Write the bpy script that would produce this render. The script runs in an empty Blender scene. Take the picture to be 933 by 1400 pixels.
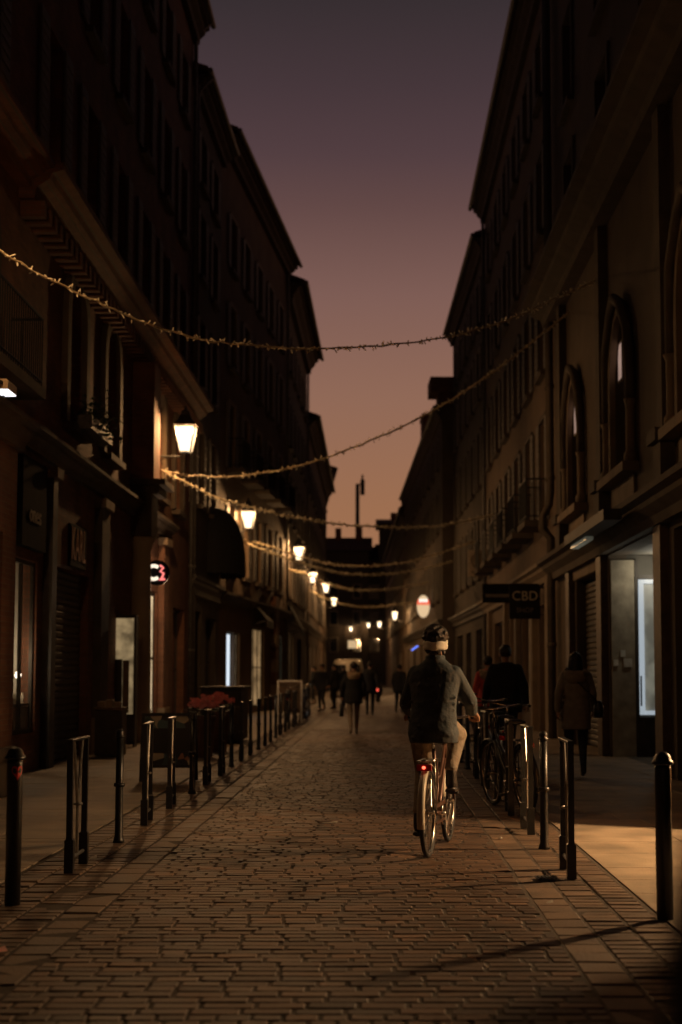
import bpy, bmesh, math, random
from mathutils import Vector, Matrix
random.seed(7)
R = math.radians
SC = bpy.context.scene
COL = SC.collection

# ------------------------------------------------------------------ camera
CAMH, FPX, PT, VX, HOR = 1.4, 1944.0, R(4.5), 515.0, 920.0
PY0 = HOR - FPX * math.tan(PT)
cam_d = bpy.data.cameras.new('camera')
cam = bpy.data.objects.new('camera', cam_d)
COL.objects.link(cam)
cam.location = (0, 0, CAMH)
cam.rotation_euler = (R(90) + PT, 0, 0)
cam_d.sensor_fit = 'VERTICAL'
cam_d.sensor_height = 36.0
cam_d.sensor_width = 24.0
cam_d.lens = FPX / 1400 * 36
cam_d.shift_x = -(VX - 466.5) / 1400
cam_d.shift_y = (PY0 - 700) / 1400
cam_d.clip_end = 2000
cam_d.dof.use_dof = True
cam_d.dof.focus_distance = 11.4
cam_d.dof.aperture_fstop = 1.7
SC.camera = cam

# ------------------------------------------------------------------ world: dusk sky
W = bpy.data.worlds.new('World')
SC.world = W
W.use_nodes = True
wn, wl = W.node_tree.nodes, W.node_tree.links
wn.clear()
tc = wn.new('ShaderNodeTexCoord')
sp = wn.new('ShaderNodeSeparateXYZ')
wl.new(tc.outputs['Generated'], sp.inputs[0])
asn = wn.new('ShaderNodeMath'); asn.operation = 'ARCSINE'
wl.new(sp.outputs['Z'], asn.inputs[0])
mp = wn.new('ShaderNodeMapRange')
mp.inputs['From Min'].default_value = 0.0
mp.inputs['From Max'].default_value = R(90)
wl.new(asn.outputs[0], mp.inputs['Value'])
rp = wn.new('ShaderNodeValToRGB')
wl.new(mp.outputs[0], rp.inputs[0])
def s2l(c):
    return tuple(((v / 255) / 12.92 if v / 255 <= .04045 else ((v / 255 + .055) / 1.055) ** 2.4) for v in c)
SKY = [(0.0, (168, 116, 80)), (6.5, (156, 110, 80)), (11, (144, 105, 87)), (15, (126, 93, 85)), (18.5, (98, 72, 70)),
       (20.5, (82, 62, 65)), (23, (69, 54, 58)), (26, (55, 46, 49)), (40, (33, 31, 36)), (90, (20, 20, 26))]
cr = rp.color_ramp
while len(cr.elements) < len(SKY):
    cr.elements.new(0.5)
for e, (a, c) in zip(cr.elements, SKY):
    e.position = a / 90
    e.color = s2l(c) + (1,)
# western glow is ahead (+y); the sky behind is a little darker
mp2 = wn.new('ShaderNodeMapRange')
mp2.inputs['From Min'].default_value = -1; mp2.inputs['From Max'].default_value = 0.9
mp2.inputs['To Min'].default_value = 0.22; mp2.inputs['To Max'].default_value = 1.0
wl.new(sp.outputs['Y'], mp2.inputs['Value'])
bg = wn.new('ShaderNodeBackground')
wl.new(rp.outputs[0], bg.inputs['Color'])
wl.new(mp2.outputs[0], bg.inputs['Strength'])
wo = wn.new('ShaderNodeOutputWorld')
wl.new(bg.outputs[0], wo.inputs[0])

SC.view_settings.view_transform = 'Standard'
SC.view_settings.look = 'None'
SC.view_settings.exposure = 0.0
SC.view_settings.gamma = 1.0
SC.view_settings.use_curve_mapping = False
SC.render.engine = 'CYCLES'
SC.cycles.use_denoising = True
SC.cycles.max_bounces = 5
SC.cycles.transparent_max_bounces = 10
SC.cycles.sample_clamp_indirect = 3.0
SC.cycles.caustics_reflective = False
SC.cycles.caustics_refractive = False

LAMP_COL = (1.0, 0.53, 0.21)
LAMP_W = 380.0

# ------------------------------------------------------------------ pixel helpers (a pixel gives a direction, depth comes from what a thing touches)
def ray(px, py):
    xc, t = (px - VX) / FPX, (PY0 - py) / FPX
    return Vector((xc, math.cos(PT) - t * math.sin(PT), math.sin(PT) + t * math.cos(PT)))
def at(px, py, d):
    r = ray(px, py)
    return Vector((0, 0, CAMH)) + r * (d / r.y)
def onplane(px, py, a, b):
    """point of the pixel's ray on the vertical plane through ground points a, b"""
    r = ray(px, py)
    nx, ny = b[1] - a[1], -(b[0] - a[0])
    k = (nx * a[0] + ny * a[1]) / (nx * r.x + ny * r.y)
    return Vector((0, 0, CAMH)) + r * k

# ------------------------------------------------------------------ materials
MATS = {}
def newmat(name):
    m = bpy.data.materials.new(name)
    m.use_nodes = True
    n = m.node_tree.nodes
    return m, n, m.node_tree.links, n['Principled BSDF']
def simple(name, col, rough=.6, metal=0., var=.25, scale=6., bump=0., bscale=60., spec=.5, bdist=.01):
    if name in MATS: return MATS[name]
    m, n, l, p = newmat(name)
    p.inputs['Roughness'].default_value = rough
    p.inputs['Metallic'].default_value = metal
    p.inputs['Specular IOR Level'].default_value = spec
    t = n.new('ShaderNodeTexCoord')
    nz = n.new('ShaderNodeTexNoise'); nz.inputs['Scale'].default_value = scale; nz.inputs['Detail'].default_value = 6
    l.new(t.outputs['Object'], nz.inputs['Vector'])
    r = n.new('ShaderNodeValToRGB')
    r.color_ramp.elements[0].position = .3; r.color_ramp.elements[1].position = .7
    r.color_ramp.elements[0].color = tuple(c * (1 - var) for c in col) + (1,)
    r.color_ramp.elements[1].color = tuple(min(1, c * (1 + var)) for c in col) + (1,)
    l.new(nz.outputs['Fac'], r.inputs[0]); l.new(r.outputs[0], p.inputs['Base Color'])
    if bump:
        n2 = n.new('ShaderNodeTexNoise'); n2.inputs['Scale'].default_value = bscale; n2.inputs['Detail'].default_value = 4
        l.new(t.outputs['Object'], n2.inputs['Vector'])
        b = n.new('ShaderNodeBump'); b.inputs['Strength'].default_value = bump; b.inputs['Distance'].default_value = bdist
        l.new(n2.outputs['Fac'], b.inputs['Height']); l.new(b.outputs[0], p.inputs['Normal'])
    MATS[name] = m
    return m
def emit(name, col, strength, var=0., scale=8.):
    if name in MATS: return MATS[name]
    m, n, l, p = newmat(name)
    p.inputs['Base Color'].default_value = (.3, .3, .3, 1)
    p.inputs['Roughness'].default_value = .3
    p.inputs['Emission Strength'].default_value = strength
    p.inputs['Emission Color'].default_value = tuple(col) + (1,)
    if var:
        t = n.new('ShaderNodeTexCoord'); nz = n.new('ShaderNodeTexNoise')
        nz.inputs['Scale'].default_value = scale; nz.inputs['Detail'].default_value = 3
        l.new(t.outputs['Object'], nz.inputs['Vector'])
        r = n.new('ShaderNodeValToRGB')
        r.color_ramp.elements[0].position = .35; r.color_ramp.elements[1].position = .62
        r.color_ramp.elements[0].color = tuple(c * (1 - var) for c in col) + (1,)
        r.color_ramp.elements[1].color = tuple(col) + (1,)
        l.new(nz.outputs['Fac'], r.inputs[0]); l.new(r.outputs[0], p.inputs['Emission Color'])
    MATS[name] = m
    return m
def brickmat(name, c1, c2, mortar, bw=.23, bh=.062, rough=.85, msize=.006, bump=.5, swap=False):
    if name in MATS: return MATS[name]
    m, n, l, p = newmat(name)
    p.inputs['Roughness'].default_value = rough
    t = n.new('ShaderNodeTexCoord'); s = n.new('ShaderNodeSeparateXYZ'); c = n.new('ShaderNodeCombineXYZ')
    l.new(t.outputs['Object'], s.inputs[0])
    ad = n.new('ShaderNodeMath'); l.new(s.outputs['X'], ad.inputs[0]); l.new(s.outputs['Y'], ad.inputs[1])
    l.new(ad.outputs[0], c.inputs[0]); l.new(s.outputs['Z'], c.inputs[1])
    b = n.new('ShaderNodeTexBrick')
    b.inputs['Scale'].default_value = 1
    b.inputs['Brick Width'].default_value = bw; b.inputs['Row Height'].default_value = bh
    b.inputs['Mortar Size'].default_value = msize; b.inputs['Mortar Smooth'].default_value = .3
    b.inputs['Color1'].default_value = c1 + (1,); b.inputs['Color2'].default_value = c2 + (1,); b.inputs['Mortar'].default_value = mortar + (1,)
    l.new(c.outputs[0], b.inputs['Vector'])
    nz = n.new('ShaderNodeTexNoise'); nz.inputs['Scale'].default_value = 1.3; nz.inputs['Detail'].default_value = 8
    l.new(t.outputs['Object'], nz.inputs['Vector'])
    r = n.new('ShaderNodeValToRGB'); r.color_ramp.elements[0].position = .3; r.color_ramp.elements[1].position = .75
    r.color_ramp.elements[0].color = (.55, .55, .55, 1); r.color_ramp.elements[1].color = (1.1, 1.1, 1.1, 1)
    l.new(nz.outputs['Fac'], r.inputs[0])
    mx = n.new('ShaderNodeMix'); mx.data_type = 'RGBA'; mx.blend_type = 'MULTIPLY'; mx.inputs['Factor'].default_value = 1
    l.new(b.outputs['Color'], mx.inputs['A']); l.new(r.outputs[0], mx.inputs['B'])
    l.new(mx.outputs['Result'], p.inputs['Base Color'])
    bp = n.new('ShaderNodeBump'); bp.inputs['Strength'].default_value = bump; bp.inputs['Distance'].default_value = .008; bp.invert = True
    l.new(b.outputs['Fac'], bp.inputs['Height']); l.new(bp.outputs[0], p.inputs['Normal'])
    MATS[name] = m
    return m
def pavermat(name, cols, rough=.55):
    """one tone per brick: random per island plus random per object"""
    m, n, l, p = newmat(name)
    g = n.new('ShaderNodeNewGeometry'); o = n.new('ShaderNodeObjectInfo')
    a = n.new('ShaderNodeMath'); l.new(g.outputs['Random Per Island'], a.inputs[0]); l.new(o.outputs['Random'], a.inputs[1])
    f = n.new('ShaderNodeMath'); f.operation = 'FRACT'; l.new(a.outputs[0], f.inputs[0])
    r = n.new('ShaderNodeValToRGB')
    while len(r.color_ramp.elements) < len(cols): r.color_ramp.elements.new(.5)
    for i, c in enumerate(cols):
        r.color_ramp.elements[i].position = i / (len(cols) - 1); r.color_ramp.elements[i].color = c + (1,)
    l.new(f.outputs[0], r.inputs[0])
    nz = n.new('ShaderNodeTexNoise'); nz.inputs['Scale'].default_value = 2.2; nz.inputs['Detail'].default_value = 8
    l.new(g.outputs['Position'], nz.inputs['Vector'])
    r2 = n.new('ShaderNodeValToRGB'); r2.color_ramp.elements[0].position = .35; r2.color_ramp.elements[1].position = .7
    r2.color_ramp.elements[0].color = (.6, .6, .6, 1); r2.color_ramp.elements[1].color = (1.15, 1.12, 1.1, 1)
    l.new(nz.outputs['Fac'], r2.inputs[0])
    mx = n.new('ShaderNodeMix'); mx.data_type = 'RGBA'; mx.blend_type = 'MULTIPLY'; mx.inputs['Factor'].default_value = 1
    l.new(r.outputs[0], mx.inputs['A']); l.new(r2.outputs[0], mx.inputs['B'])
    l.new(mx.outputs['Result'], p.inputs['Base Color'])
    n3 = n.new('ShaderNodeTexNoise'); n3.inputs['Scale'].default_value = 45; n3.inputs['Detail'].default_value = 6
    l.new(g.outputs['Position'], n3.inputs['Vector'])
    bp = n.new('ShaderNodeBump'); bp.inputs['Strength'].default_value = .35; bp.inputs['Distance'].default_value = .012
    l.new(n3.outputs['Fac'], bp.inputs['Height']); l.new(bp.outputs[0], p.inputs['Normal'])
    rr = n.new('ShaderNodeMapRange'); rr.inputs['To Min'].default_value = rough - .12; rr.inputs['To Max'].default_value = rough + .2
    l.new(nz.outputs['Fac'], rr.inputs['Value']); l.new(rr.outputs[0], p.inputs['Roughness'])
    MATS[name] = m
    return m
def glassmat(name='glass', col=(.015, .017, .02), rough=.04):
    if name in MATS: return MATS[name]
    m, n, l, p = newmat(name)
    p.inputs['Base Color'].default_value = col + (1,); p.inputs['Roughness'].default_value = rough
    p.inputs['Specular IOR Level'].default_value = .7
    MATS[name] = m
    return m
def clearglass(name='clear_glass', glow=None, k=0.0):
    """see-through pane: transparent with a thin gloss; glow = frosted lit glass of a lantern"""
    if name in MATS: return MATS[name]
    m, n, l, p = newmat(name)
    out = n['Material Output']
    tr = n.new('ShaderNodeBsdfTransparent'); tr.inputs[0].default_value = (.93, .93, .93, 1)
    if glow:
        e = n.new('ShaderNodeEmission'); e.inputs[0].default_value = glow + (1,); e.inputs[1].default_value = k
        a = n.new('ShaderNodeAddShader'); l.new(tr.outputs[0], a.inputs[0]); l.new(e.outputs[0], a.inputs[1])
        l.new(a.outputs[0], out.inputs[0])
    else:
        g = n.new('ShaderNodeBsdfGlossy'); g.inputs['Roughness'].default_value = .03
        lw = n.new('ShaderNodeLayerWeight'); lw.inputs[0].default_value = .5
        pw_ = n.new('ShaderNodeMath'); pw_.operation = 'POWER'; pw_.inputs[1].default_value = 4.5; l.new(lw.outputs['Facing'], pw_.inputs[0])
        fr = n.new('ShaderNodeMath'); fr.operation = 'MULTIPLY_ADD'; fr.inputs[1].default_value = .85; fr.inputs[2].default_value = .05; l.new(pw_.outputs[0], fr.inputs[0])
        mx = n.new('ShaderNodeMixShader'); l.new(fr.outputs[0], mx.inputs[0]); l.new(tr.outputs[0], mx.inputs[1]); l.new(g.outputs[0], mx.inputs[2])
        l.new(mx.outputs[0], out.inputs[0])
    MATS[name] = m
    return m

M_ROAD = pavermat('road_brick', [(.060, .037, .024), (.096, .057, .036), (.128, .077, .047), (.10, .060, .038), (.19, .11, .064), (.078, .047, .030)])
M_BORD = pavermat('border_brick', [(.09, .058, .037), (.14, .092, .058), (.18, .12, .077), (.115, .073, .046)])
M_GUT = pavermat('gutter_stone', [(.13, .085, .055), (.17, .115, .075), (.15, .10, .066)], .6)
M_MORTAR = simple('mortar', (.062, .045, .032), .95, var=.4, scale=20, bump=.5, bscale=120)
M_PAVE = simple('pavement_stone', (.27, .22, .165), .7, var=.28, scale=1.6, bump=.25, bscale=90)
M_BRICK = brickmat('wall_brick', (.24, .095, .05), (.165, .065, .036), (.15, .10, .068))
M_BRICK2 = brickmat('wall_brick_pale', (.26, .115, .065), (.19, .08, .045), (.22, .15, .10))
M_PLAST = simple('wall_plaster', (.105, .078, .056), .9, var=.22, scale=1.1, bump=.3, bscale=40)
M_PLAST2 = simple('wall_plaster_ochre', (.15, .10, .064), .9, var=.2, scale=.9, bump=.3, bscale=40)
M_PLAST3 = simple('wall_plaster_grey', (.09, .072, .056), .9, var=.25, scale=1.0, bump=.3, bscale=40)
M_STONE = simple('stone_trim', (.22, .16, .105), .8, var=.2, scale=3, bump=.3, bscale=50)
M_STONE2 = simple('stone_trim_dark', (.085, .063, .044), .85, var=.25, scale=3, bump=.3, bscale=50)
M_ROOF = simple('roof_tile', (.10, .055, .04), .9, var=.3, scale=9, bump=.5, bscale=25)
M_WOOD = simple('dark_wood', (.05, .04, .032), .6, var=.3, scale=8)
M_WOOD2 = simple('brown_wood', (.10, .06, .035), .55, var=.35, scale=7)
M_SHUT = simple('shutter_paint', (.13, .115, .10), .7, var=.2, scale=10)
M_FRAME = simple('window_paint', (.28, .24, .19), .6, var=.15, scale=12)
M_IRON = simple('black_iron', (.012, .012, .012), .35, metal=.0, var=.3, scale=30, bump=.15, bscale=150, spec=.6)
M_IRON2 = simple('dull_iron', (.02, .019, .018), .6, var=.3, scale=30)
M_STEEL = simple('worn_steel', (.35, .33, .30), .35, metal=.9, var=.2, scale=25)
M_ZINC = simple('zinc', (.14, .13, .12), .5, metal=.4, var=.25, scale=8)
M_METSH = simple('roller_shutter_metal', (.10, .085, .065), .55, metal=.2, var=.2, scale=5)
M_GLASS = glassmat()
M_CLEAR = clearglass()
M_LANT = clearglass('lantern_glass', (1.0, .78, .48), 1.15)
M_DARK = simple('dark_interior', (.02, .016, .012), .9)

# ------------------------------------------------------------------ mesh builder
class MB:
    def __init__(s): s.v = []; s.f = []
    def add(s, vs, fs):
        o = len(s.v); s.v += [tuple(v) for v in vs]; s.f += [tuple(i + o for i in f) for f in fs]; return s
    def quad(s, a, b, c, d): return s.add([a, b, c, d], [(0, 1, 2, 3)])
    def box(s, x0, x1, y0, y1, z0, z1):
        v = [(x, y, z) for z in (z0, z1) for y in (y0, y1) for x in (x0, x1)]
        return s.add(v, [(0, 2, 3, 1), (4, 5, 7, 6), (0, 1, 5, 4), (2, 6, 7, 3), (0, 4, 6, 2), (1, 3, 7, 5)])
    def bevbox(s, x0, x1, y0, y1, z0, z1, b):
        """box with chamfered upper edges"""
        v = [(x0, y0, z0), (x1, y0, z0), (x1, y1, z0), (x0, y1, z0), (x0, y0, z1 - b), (x1, y0, z1 - b), (x1, y1, z1 - b), (x0, y1, z1 - b),
             (x0 + b, y0 + b, z1), (x1 - b, y0 + b, z1), (x1 - b, y1 - b, z1), (x0 + b, y1 - b, z1)]
        f = [(0, 1, 5, 4), (1, 2, 6, 5), (2, 3, 7, 6), (3, 0, 4, 7), (4, 5, 9, 8), (5, 6, 10, 9), (6, 7, 11, 10), (7, 4, 8, 11), (8, 9, 10, 11)]
        return s.add(v, f)
    def tube(s, pts, r, n=8, cap=True):
        pts = [Vector(p) for p in pts]
        rs = r if isinstance(r, (list, tuple)) else [r] * len(pts)
        t0 = (pts[1] - pts[0]).normalized()
        up = Vector((0, 0, 1)) if abs(t0.z) < .9 else Vector((1, 0, 0))
        a = t0.cross(up).normalized()
        vs = []
        for i, p in enumerate(pts):
            t = (pts[min(i + 1, len(pts) - 1)] - pts[max(i - 1, 0)]).normalized()
            a = (a - t * a.dot(t)); a = a.normalized() if a.length > 1e-6 else t.orthogonal().normalized()
            b = t.cross(a)
            for k in range(n):
                w = 2 * math.pi * k / n
                vs.append(p + (a * math.cos(w) + b * math.sin(w)) * rs[i])
        fs = []
        for i in range(len(pts) - 1):
            for k in range(n):
                fs.append((i * n + k, i * n + (k + 1) % n, (i + 1) * n + (k + 1) % n, (i + 1) * n + k))
        if cap:
            fs.append(tuple(reversed(range(n)))); fs.append(tuple(range((len(pts) - 1) * n, len(pts) * n)))
        return s.add(vs, fs)
    def lathe(s, prof, n=16, c=(0, 0, 0), cap=True):
        vs = []
        for r, z in prof:
            for k in range(n):
                w = 2 * math.pi * k / n
                vs.append((c[0] + r * math.cos(w), c[1] + r * math.sin(w), c[2] + z))
        fs = []
        for i in range(len(prof) - 1):
            for k in range(n):
                fs.append((i * n + k, i * n + (k + 1) % n, (i + 1) * n + (k + 1) % n, (i + 1) * n + k))
        if cap:
            fs.append(tuple(reversed(range(n)))); fs.append(tuple(range((len(prof) - 1) * n, len(prof) * n)))
        return s.add(vs, fs)
    def ell(s, c, rx, ry, rz, n=14, m=9, rot=None):
        vs = []
        for i in range(1, m):
            ph = math.pi * i / m
            for k in range(n):
                w = 2 * math.pi * k / n
                vs.append(Vector((rx * math.sin(ph) * math.cos(w), ry * math.sin(ph) * math.sin(w), -rz * math.cos(ph))))
        vs += [Vector((0, 0, -rz)), Vector((0, 0, rz))]
        if rot is not None: vs = [rot @ v for v in vs]
        c = Vector(c); vs = [c + v for v in vs]
        fs = []
        for i in range(m - 2):
            for k in range(n):
                fs.append((i * n + k, i * n + (k + 1) % n, (i + 1) * n + (k + 1) % n, (i + 1) * n + k))
        b, t = (m - 1) * n, (m - 1) * n + 1
        for k in range(n):
            fs.append((b, (k + 1) % n, k)); fs.append((t, (m - 2) * n + k, (m - 2) * n + (k + 1) % n))
        return s.add(vs, fs)
    def caps(s, p, q, r1, r2, n=12):
        """tapered capsule"""
        p, q = Vector(p), Vector(q)
        d = (q - p).normalized()
        pts, rs = [], []
        for k in range(4, -1, -1):
            a = k * math.pi / 2 / 4.5
            pts.append(p - d * r1 * math.sin(a)); rs.append(r1 * math.cos(a))
        for k in range(0, 5):
            a = k * math.pi / 2 / 4.5
            pts.append(q + d * r2 * math.sin(a)); rs.append(r2 * math.cos(a))
        return s.tube(pts, rs, n)
    def loft(s, secs, n=20, power=2.0):
        """secs: (cx, cy, z, rx, ry)"""
        vs = []
        for cx, cy, z, rx, ry in secs:
            for k in range(n):
                w = 2 * math.pi * k / n
                cw, sw = math.cos(w), math.sin(w)
                e = 2 / power
                vs.append((cx + rx * math.copysign(abs(cw) ** e, cw), cy + ry * math.copysign(abs(sw) ** e, sw), z))
        fs = []
        for i in range(len(secs) - 1):
            for k in range(n):
                fs.append((i * n + k, i * n + (k + 1) % n, (i + 1) * n + (k + 1) % n, (i + 1) * n + k))
        fs.append(tuple(reversed(range(n)))); fs.append(tuple(range((len(secs) - 1) * n, len(secs) * n)))
        return s.add(vs, fs)
    def torus(s, c, R_, r, axis='x', n=40, m=8, a0=0, a1=2 * math.pi):
        full = abs(a1 - a0 - 2 * math.pi) < 1e-6
        pts = []
        for i in range(n + 1):
            w = a0 + (a1 - a0) * i / n
            if axis == 'x': pts.append(Vector((c[0], c[1] + R_ * math.cos(w), c[2] + R_ * math.sin(w))))
            elif axis == 'y': pts.append(Vector((c[0] + R_ * math.cos(w), c[1], c[2] + R_ * math.sin(w))))
            else: pts.append(Vector((c[0] + R_ * math.cos(w), c[1] + R_ * math.sin(w), c[2])))
        return s.tube(pts, r, m, cap=not full)
    def mesh(s, name, mat, smooth=False):
        me = bpy.data.meshes.new(name)
        me.from_pydata(s.v, [], s.f)
        bm = bmesh.new(); bm.from_mesh(me); bmesh.ops.recalc_face_normals(bm, faces=bm.faces); bm.to_mesh(me); bm.free()
        if mat: me.materials.append(mat)
        if smooth:
            for p in me.polygons: p.use_smooth = True
        return me
    def build(s, name, mat, parent=None, smooth=False, loc=None):
        return put(name, s.mesh(name, mat, smooth), parent, loc)

def put(name, me, parent=None, loc=None, rz=0):
    o = bpy.data.objects.new(name, me)
    COL.objects.link(o)
    if parent: o.parent = parent
    if loc is not None: o.location = loc
    if rz: o.rotation_euler = (0, 0, rz)
    return o
def tag(o, label, cat, group=None, kind=None):
    if label: o['label'] = label
    if cat: o['category'] = cat
    if group: o['group'] = group
    if kind: o['kind'] = kind
    return o
def thing(name, label, cat, loc=(0, 0, 0), rz=0, group=None):
    o = bpy.data.objects.new(name, None)
    COL.objects.link(o)
    o.empty_display_size = .2
    o.location = loc; o.rotation_euler = (0, 0, rz)
    return tag(o, label, cat, group)
def copy_tree(o, parent=None):
    c = o.copy(); COL.objects.link(c); c.parent = parent
    for ch in list(o.children): copy_tree(ch, c)
    return c
def baked(name, mb, mat, voxel, smooth=4, parent=None):
    """fuse overlapping shapes into one continuous smooth skin"""
    me = mb.mesh(name + '_src', None)
    o = bpy.data.objects.new(name + '_src', me); COL.objects.link(o)
    r = o.modifiers.new('r', 'REMESH'); r.mode = 'VOXEL'; r.voxel_size = voxel
    if smooth:
        sm = o.modifiers.new('s', 'SMOOTH'); sm.iterations = smooth; sm.factor = .5
    dg = bpy.context.evaluated_depsgraph_get()
    out = bpy.data.meshes.new_from_object(o.evaluated_get(dg))
    bpy.data.objects.remove(o); bpy.data.meshes.remove(me)
    out.name = name
    out.materials.clear(); out.materials.append(mat)
    for p in out.polygons: p.use_smooth = True
    return put(name, out, parent)
def textmesh(name, s, size, mat, extrude=.01, parent=None, spacing=1.0, sx=1.0):
    cu = bpy.data.curves.new(name, 'FONT')
    cu.body = s; cu.size = size; cu.extrude = extrude; cu.align_x = 'CENTER'; cu.align_y = 'CENTER'; cu.space_character = spacing
    o = bpy.data.objects.new(name + '_src', cu); COL.objects.link(o)
    dg = bpy.context.evaluated_depsgraph_get()
    me = bpy.data.meshes.new_from_object(o.evaluated_get(dg))
    bpy.data.objects.remove(o)
    for v in me.vertices: v.co.x *= sx
    me.materials.clear(); me.materials.append(mat)
    return put(name, me, parent)
def light(name, parent, loc, col, watts, rad=.06, kind='POINT'):
    d = bpy.data.lights.new(name, kind)
    d.color = col; d.energy = watts
    if kind == 'POINT': d.shadow_soft_size = rad
    o = bpy.data.objects.new(name, d); COL.objects.link(o)
    o.parent = parent; o.location = loc
    return o
ORD = ['first', 'second', 'third', 'fourth', 'fifth', 'sixth', 'seventh', 'eighth', 'ninth', 'tenth', 'eleventh', 'twelfth', 'thirteenth',
       'fourteenth', 'fifteenth', 'sixteenth', 'seventeenth', 'eighteenth', 'nineteenth', 'twentieth', 'twenty-first', 'twenty-second']

# ------------------------------------------------------------------ street layout (metres)
XL, XR = -4.95, 3.93            # near facades
ROWL, ROWR = -2.15, 1.34        # rows of bollards
EDGL0, EDGL1 = -2.52, -1.62     # left brick border (outer, inner)
EDGR0, EDGR1 = .96, 1.64        # right border (inner, outer)
YN = 1.5                        # near end of the ground that is laid in detail

# ground: one sheet to the horizon
tag(MB().quad((-400, -60, -.05), (400, -60, -.05), (400, 900, -.05), (-400, 900, -.05)).build('ground', M_MORTAR), None, None, kind='structure')

road = MB().box(EDGL1 - .01, EDGR0 + .01, -6, 175, -.04, -.005).build('road', M_MORTAR)
tag(road, 'brick paved lane running down the middle of the street', None, kind='structure')
BL, BD = .215, .106
def inview(x, y):
    px = VX + x * FPX / y
    return -5 < px < 940 and 920 + CAMH * FPX / y < 1405
proto = [MB().bevbox(-BL / 2 + .004, BL / 2 - .004, -BD / 2 + .006, BD / 2 - .006, -.03, 0, .005).mesh('paving_brick', M_ROAD) for _ in range(1)][0]
singles = 0
rest = MB()
y = 2.0; row = 0
def brick_into(mb, x, y, l, d, z, rz, tilt, b=.009, top=True):
    c, s_ = math.cos(rz), math.sin(rz)
    t = MB().bevbox(-l / 2, l / 2, -d / 2, d / 2, -.03, 0, b)
    mb.add([(x + vx * c - vy * s_, y + vx * s_ + vy * c, vz + z + tilt[0] * vx + tilt[1] * vy) for vx, vy, vz in t.v], t.f)
while y < 62:
    off = (row % 2) * .5 + random.uniform(-.18, .18)
    k = math.floor((EDGL1) / BL) - 1
    x = EDGL1 - ((off) % 1) * BL
    while x < EDGR0 - .02:
        l = BL * random.choice((1, 1, 1, .9, 1.08, .62)) if y > 6.02 else .135 * random.uniform(.85, 1.2)
        x0, x1 = max(x, EDGL1), min(x + l, EDGR0)
        if x1 - x0 > .06:
            cx = (x0 + x1) / 2
            z = random.uniform(-.002, .002); tl = (random.uniform(-.012, .012), random.uniform(-.025, .025)); rz = random.uniform(-.02, .02)
            yy = y + random.uniform(-.004, .004)
            if singles < 300 and inview(cx, yy):
                o = put('paving_brick', proto, road, (cx, yy, z), rz)
                o.rotation_euler = (tl[1], -tl[0], rz)
                o.scale = ((x1 - x0 - random.uniform(.014, .026)) / (BL - .008), random.uniform(.92, 1.0), 1)
                singles += 1
            elif y < 36:
                brick_into(rest, cx, yy, x1 - x0 - random.uniform(.014, .024), BD - .012, z, rz, tl, .005)
            else:
                t = MB().box(x0 + .006, x1 - .006, y - BD / 2 + .006, y + BD / 2 - .006, -.03, z)
                rest.add(t.v, t.f)
        x += l
    y += BD; row += 1
o = rest.build('paving_bricks', M_ROAD, road); o['kind'] = 'stuff'
# beyond the bricks that can be told apart: the same paving as a textured sheet
M_FARROAD = brickmat('road_far', (.096, .057, .036), (.128, .077, .047), (.04, .03, .022), BL, BD, .6, .008, .6)
fr = M_FARROAD.node_tree
for nd in fr.nodes:
    if nd.type == 'COMBXYZ':
        for lk in list(nd.inputs[1].links): fr.links.remove(lk)
        sx = [q for q in fr.nodes if q.type == 'SEPXYZ'][0]
        fr.links.new(sx.outputs['Y'], nd.inputs[1]); fr.links.new(sx.outputs['X'], nd.inputs[0])
put('far_paving', MB().box(EDGL1, EDGR0, 62, 172, -.03, -.004).mesh('far_paving', M_FARROAD), road)

def border(name, label, x0, x1, mirror):
    """gutter of long stones next to the lane, then two courses of bricks, then a course of headers"""
    b = MB().box(x0 + .001, x1 - .001, -6, 175, -.045, -.008).build(name, M_MORTAR)
    tag(b, label, None, kind='structure')
    w = x1 - x0
    inner = x1 if mirror else x0
    s = -1 if mirror else 1
    cnt = 0
    cols = [('gutter_stone', 0, .22, .24, M_GUT, -.003), ('border_brick', .22, .44, .115, M_BORD, -.004)]
    u = .44
    while u < w - .08:
        nw = min(.215, w - u)
        cols.append(('border_brick', u, u + nw, .115, M_BORD, 0)); u += nw
    far = MB(); farg = MB()
    for nm, u0, u1, ln, mt, z in cols:
        y = 2.0
        pm = MB().bevbox(-(u1 - u0) / 2 + .006, (u1 - u0) / 2 - .006, -ln / 2 + .006, ln / 2 - .006, -.03, 0, .009).mesh(nm, mt)
        cx = inner + s * (u0 + u1) / 2
        while y < 70:
            l = ln * random.uniform(.94, 1.06)
            zz = z + random.uniform(-.005, .004)
            if y < 14 and inview(cx, y) and cnt < 260:
                o = put(nm, pm, b, (cx, y + l / 2, zz)); cnt += 1
                o.rotation_euler = (random.uniform(-.012, .012), random.uniform(-.015, .015), random.uniform(-.01, .01))
                o.scale = (1, l / ln, 1)
            else:
                brick_into(farg if nm == 'gutter_stone' else far, cx, y + l / 2, u1 - u0 - .012, l - .012, zz, random.uniform(-.01, .01), (random.uniform(-.01, .01), random.uniform(-.01, .01)))
            y += l
    o = far.build('border_bricks', M_BORD, b); o['kind'] = 'stuff'
    o = farg.build('gutter_stones', M_GUT, b); o['kind'] = 'stuff'
    put('far_border', MB().box(x0, x1, 70.2, 172, -.04, -.006).mesh('far_border', M_FARROAD), b)
border('gutter_border', 'brick and stone gutter strip along the left bollards', EDGL0, EDGL1, True)
border('gutter_border', 'brick and stone gutter strip along the right bollards', EDGR0, EDGR1, False)

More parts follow.
